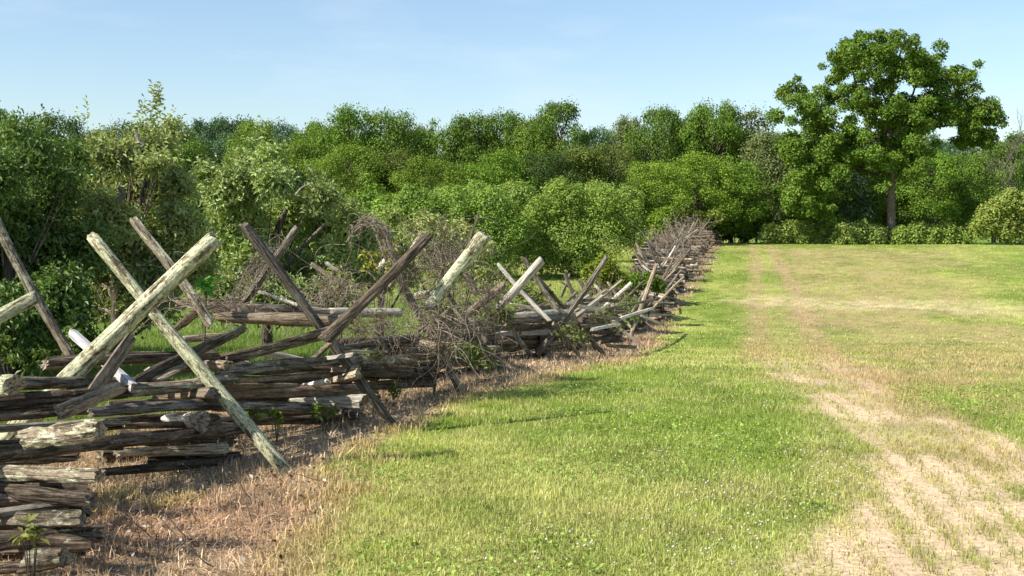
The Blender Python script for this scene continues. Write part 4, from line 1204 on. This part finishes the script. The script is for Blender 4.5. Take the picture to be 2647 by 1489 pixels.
# ---- apple trees: leafy shoots, each with its own leaves
def apple(label, center, blobs, d, n, leaf, col, trunk, seed, extra=(), depth=.8, spread=1.0):
    rg = random.Random(seed)
    base = at(center, 600, d); z0 = gz(base.x, d)
    bl = []
    for (u, v, r) in blobs:
        p = at(u, v + (46 if center < 200 else 32), d); rm = max(r - 19, r * .55) * d / F
        dd = rg.uniform(-1, 1) * depth
        for q in range(4):
            s = rg.uniform(.4, .65)
            o = Vector((rg.gauss(0, 1), rg.gauss(0, 1), rg.gauss(0, 1))).normalized() * rm * (1 - s) * 1.1
            bl.append((p.x - base.x + o.x, dd + o.y, p.z - z0 + o.z, rm * s))
    P, D, idx = blob_points(bl, n, .9, .45, .6)
    for (u, v, u2, v2, k) in extra:               # shoots standing out of the crown
        for i in range(k):
            t = i / k
            a, b = at(u, v, d), at(u2, v2, d)
            q = a.lerp(b, t) - Vector((base.x, d, z0)); jj = .012 + .075 * (1 - t) * (k > 8)
            P = np.concatenate([P, [[q.x + rg.gauss(0, jj), -.2 + rg.gauss(0, .03), q.z]]]); D = np.concatenate([D, [[rg.gauss(0, .3), -.3, 1.6]]]); idx = np.concatenate([idx, [0]])
    m = len(P)
    up = D * .7 + np.array([0, 0, .55]) + N.randn(m, 3) * .35
    up /= np.linalg.norm(up, axis=1)[:, None]
    K = 7                                          # leaves per shoot
    L = leaf * 2.4 * (.6 + .7 * N.rand(m))
    Ps, Ns, Ls, Ss, Id = [], [], [], [], []
    for k in range(K):
        t = (k + .5) / K
        a = k * 2.4 + N.rand(m) * .6
        ref = np.cross(up, np.array([.3, .9, .1])); ref /= np.linalg.norm(ref, axis=1)[:, None]
        bi = np.cross(up, ref)
        side = ref * np.cos(a)[:, None] + bi * np.sin(a)[:, None]
        Ps.append(P + up * (L * t)[:, None])
        Ls.append(side * (1.0 - .5 * t) + up * (.25 + .8 * t) + N.randn(m, 3) * .15)
        Ns.append(up * .8 - side * .3 + N.randn(m, 3) * .5)
        Ss.append(leaf * (.65 + .6 * N.rand(m)) * (1.0 - .25 * t)); Id.append(idx)
    Ps, Ns, Ls, Ss, Id = map(np.concatenate, (Ps, Ns, Ls, Ss, Id))
    V, Fc = leaves_np(Ps, Ns, Ss, .42, .3, droop=.12, long_dir=Ls)
    bt = .7 + .6 * N.rand(len(bl))
    br = bt[Id] * (.72 + .56 * N.rand(len(Ps)))
    hu = N.rand(len(Ps)) * .18
    c = np.repeat(np.stack([br * (1 + hu), br, br * (1 - hu)], 1), 4, 0)
    e = empty('apple_tree', (base.x, d, z0))
    tag(e, label, 'apple tree', 'apple trees behind the fence')
    o = link('foliage', mesh_np('foliage', V, Fc, c), M_APPLE, e); o.color = (*col, 1)
    o['kind'] = 'stuff'
    def loc(p):
        q = at(p[0], p[1], d); return (q.x - base.x, p[2] if len(p) > 2 else 0, q.z - z0)
    for i, (ps, ra, rb) in enumerate(trunk):
        pl = [loc(p) for p in ps]
        if i == 0: pl[0] = (pl[0][0], pl[0][1], -.08)
        link('trunk' if i == 0 else 'limb', limb_mesh('limb', [(pl, ra, rb)], None), M_BARKP if i else M_BARK, e)
    tw = []
    for b in bl[::3]:
        tw.append(([(b[0] * .4, b[1] * .4, b[2] * .6), (b[0] * .8, b[1] * .8, b[2] * .85), (b[0], b[1], b[2])], .014, .004))
    link('twigs', limb_mesh('twigs', tw, None), M_BARK, e)
APC = (.29, .365, .15)
apple('dark apple tree filling the left edge behind the first cross', 20,
      [(-60, 420, 80), (20, 350, 60), (40, 430, 80), (-20, 520, 110), (90, 390, 60), (130, 350, 42), (160, 420, 40), (90, 480, 80), (60, 560, 100), (-80, 620, 110), (60, 660, 110), (150, 600, 80), (180, 690, 80), (0, 760, 90), (110, 770, 80), (-80, 780, 90), (190, 760, 60), (20, 850, 60), (90, 880, 60), (160, 860, 50), (-50, 880, 60), (220, 800, 50), (0, 930, 50), (240, 860, 40), (-150, 520, 100), (40, 310, 30), (-10, 300, 40)],
      13.5, 7600, .10, (.12, .205, .055), [([(20, 900), (15, 800), (30, 650)], .11, .06)], 1, extra=((-3, 330, 2, 225, 8), (125, 370, 120, 325, 4)), depth=.9)
apple('apple tree with a tall leafy spire above the first cross', 300,
      [(300, 470, 70), (370, 400, 60), (390, 350, 44), (400, 310, 28), (410, 280, 16), (330, 400, 50), (280, 390, 44), (255, 500, 70), (200, 560, 65), (220, 470, 40), (340, 540, 80), (420, 480, 70), (440, 420, 44), (300, 620, 80), (390, 620, 80), (220, 650, 70), (450, 570, 70), (240, 340, 24), (330, 340, 26),
       (260, 700, 60), (400, 700, 70), (480, 680, 60), (340, 690, 60), (200, 740, 50), (440, 760, 40), (370, 760, 40), (240, 800, 36), (200, 810, 40), (380, 800, 30)],
      15.5, 6800, .10, APC, [([(305, 880, 0), (303, 780), (300, 700), (330, 600), (375, 500), (392, 400), (380, 340)], .105, .02),
                             ([(303, 790), (285, 750), (262, 735)], .055, .02), ([(306, 795), (345, 770), (390, 750)], .05, .02), ([(305, 815), (265, 800), (225, 790), (190, 770)], .04, .012), ([(306, 770), (340, 700), (420, 660)], .04, .015),
                             ([(310, 620, -.85), (330, 580, -.8), (322, 555, -.8)], .04, .012), ([(362, 525, -.85), (378, 505, -.85), (362, 490, -.85)], .05, .02), ([(378, 345, -.45), (386, 370, -.45), (398, 385, -.45)], .02, .03), ([(270, 495, -.8), (320, 530, -.8)], .012, .01)], 2,
      extra=((395, 400, 424, 262, 30), (418, 280, 428, 240, 5), (360, 420, 382, 330, 10), (372, 330, 378, 292, 4), (238, 330, 240, 305, 3), (195, 430, 225, 412, 4)), depth=.75)
apple('wide low apple tree behind the middle crosses', 680,
      [(560, 440, 45), (610, 400, 40), (690, 390, 44), (560, 500, 70), (640, 480, 70), (720, 450, 60), (790, 470, 60), (850, 500, 50), (900, 540, 45), (620, 570, 80), (720, 550, 80), (820, 560, 70), (920, 600, 50), (560, 640, 80), (660, 660, 80), (760, 660, 80), (860, 660, 70), (930, 680, 50), (600, 740, 60), (700, 740, 60), (800, 740, 60), (500, 620, 60), (890, 740, 50), (510, 470, 40), (950, 650, 40), (650, 350, 22)],
      19.0, 7600, .115, (.27, .37, .14), [([(690, 880), (688, 760), (700, 640), (740, 540)], .12, .04), ([(688, 760), (640, 660), (580, 560)], .06, .02), ([(690, 740), (780, 640), (860, 560)], .06, .02), ([(800, 510, -1.2), (815, 490, -1.2), (835, 484, -1.2)], .02, .01)], 3,
      extra=((690, 360, 688, 330, 3), (470, 420, 480, 395, 3), (935, 480, 938, 470, 2)), depth=1.0)
apple('thin leafy apple tree reaching toward the arched vine', 980,
      [(940, 560, 40), (985, 590, 45), (1030, 620, 40), (940, 640, 45), (1000, 670, 45), (960, 720, 45), (1040, 700, 40), (880, 620, 40), (1000, 540, 30)],
      20.5, 2300, .095, (.25, .34, .10), [([(985, 880), (985, 760), (990, 640)], .06, .03)], 4)

apple('unseen apple tree left of the view, added to shade the field behind the fence', -420, [(-300, 420, 110), (-420, 360, 130), (-540, 440, 120), (-330, 580, 120), (-460, 560, 140), (-560, 640, 110), (-300, 740, 110), (-440, 760, 120), (-220, 500, 80), (-420, 880, 90)], 13.0, 3500, .10, APC, [([(-420, 940), (-420, 760), (-420, 600)], .12, .05)], 5)  # out of view; carries the row on, added to shade the left field
apple('apple tree in the next row, partly hidden behind the dark left one', 90, [(-50, 500, 80), (40, 450, 80), (130, 480, 70), (0, 600, 90), (100, 590, 90), (40, 700, 90), (150, 700, 80), (210, 620, 60), (-90, 650, 80), (100, 790, 60), (200, 760, 50)], 20.0, 5200, .12, APC, [([(70, 880), (75, 760), (70, 620)], .12, .05)], 6)
# green creepers and weeds about the rails
def weed(label, u, v, d, r, n, leaf, col, name='weed_plant', cat='weed', squash=.8):
    p = at(u, v, d)
    e = empty(name, (p.x, d, gz(p.x, d)))
    tag(e, label, cat)
    rm = r * d / F
    bl = [(R.uniform(-1, 1) * rm * .8, R.uniform(-.5, .5) * rm, p.z - e.location.z + R.uniform(-.6, .6) * rm, rm * R.uniform(.35, .55)) for _ in range(5)]
    o = link('foliage', foliage_mesh('foliage', bl, n, leaf, .5, squash, .5, .6, .5, .2, .2), M_LEAF, e)
    o.color = (*col, 1)
    st = [([(0, 0, -.02), (b[0] * .5, b[1] * .5, b[2] * .6), (b[0], b[1], b[2])], .004, .002) for b in bl]
    link('stem', limb_mesh('stem', st, None), M_BARK, e)
for a in (('leafy weed at the foot of the grey stake', 838, 1065, 9.6, 32, 130, .05, (.10, .17, .03)), ('small drooping weed left of the leafy one', 715, 1078, 9.2, 24, 60, .06, (.14, .22, .04)), ('small weed right of the drooping one', 665, 1075, 9.1, 18, 45, .06, (.14, .21, .04)),
          ('fern-like weed beneath the middle corner', 990, 1000, 11.2, 40, 170, .05, (.09, .15, .03)), ('dark green weed in the third gap under the vine tangle', 1180, 925, 12.6, 50, 300, .06, (.10, .17, .03)), ('weed patch behind the foot of the middle stake', 1255, 920, 13.6, 40, 260, .06, (.15, .22, .05)),
          ('green creeper showing between the upper rails', 960, 915, 11.0, 40, 160, .05, (.17, .26, .04)), ('yellow-green creeper climbing inside the arched vine', 990, 670, 11.6, 50, 380, .05, (.22, .27, .04)), ('green creeper over the low thicket', 880, 740, 11.8, 55, 420, .05, (.15, .2, .05)), ('creeper leaves hanging in the middle tangle', 1120, 850, 11.9, 70, 420, .05, (.14, .18, .04)),
          ('green creeper on the short pink-brown stake', 1265, 800, 13.6, 60, 520, .055, (.11, .16, .035)), ('bright round-leaved vine behind the lichen log', 525, 735, 10.0, 20, 60, .06, (.08, .30, .04)), ('small curled weed at the left bottom corner', 80, 1380, 5.0, 34, 50, .045, (.16, .2, .05)), ('leafy sprays behind the pale stake', 1290, 720, 18.5, 55, 500, .07, (.16, .23, .06)),
          ('weeds grown up through the dip of the fence', 1470, 870, 18.4, 50, 300, .06, (.13, .18, .05)), ('weeds among the far rails of the dip', 1600, 820, 24, 60, 500, .08, (.12, .18, .04)), ('olive weeds behind the rails in the dip', 1400, 790, 24, 90, 900, .09, (.15, .2, .06)),
          ('pale creeper leaves on the lower grey stake', 940, 830, 11.1, 50, 200, .045, (.22, .24, .08)), ('shaded weed beneath the left apple tree', 30, 900, 12, 60, 300, .06, (.10, .17, .03)), ('low weeds behind the dark top rail', 150, 890, 12.5, 60, 300, .06, (.09, .16, .03))):
    weed(*a)
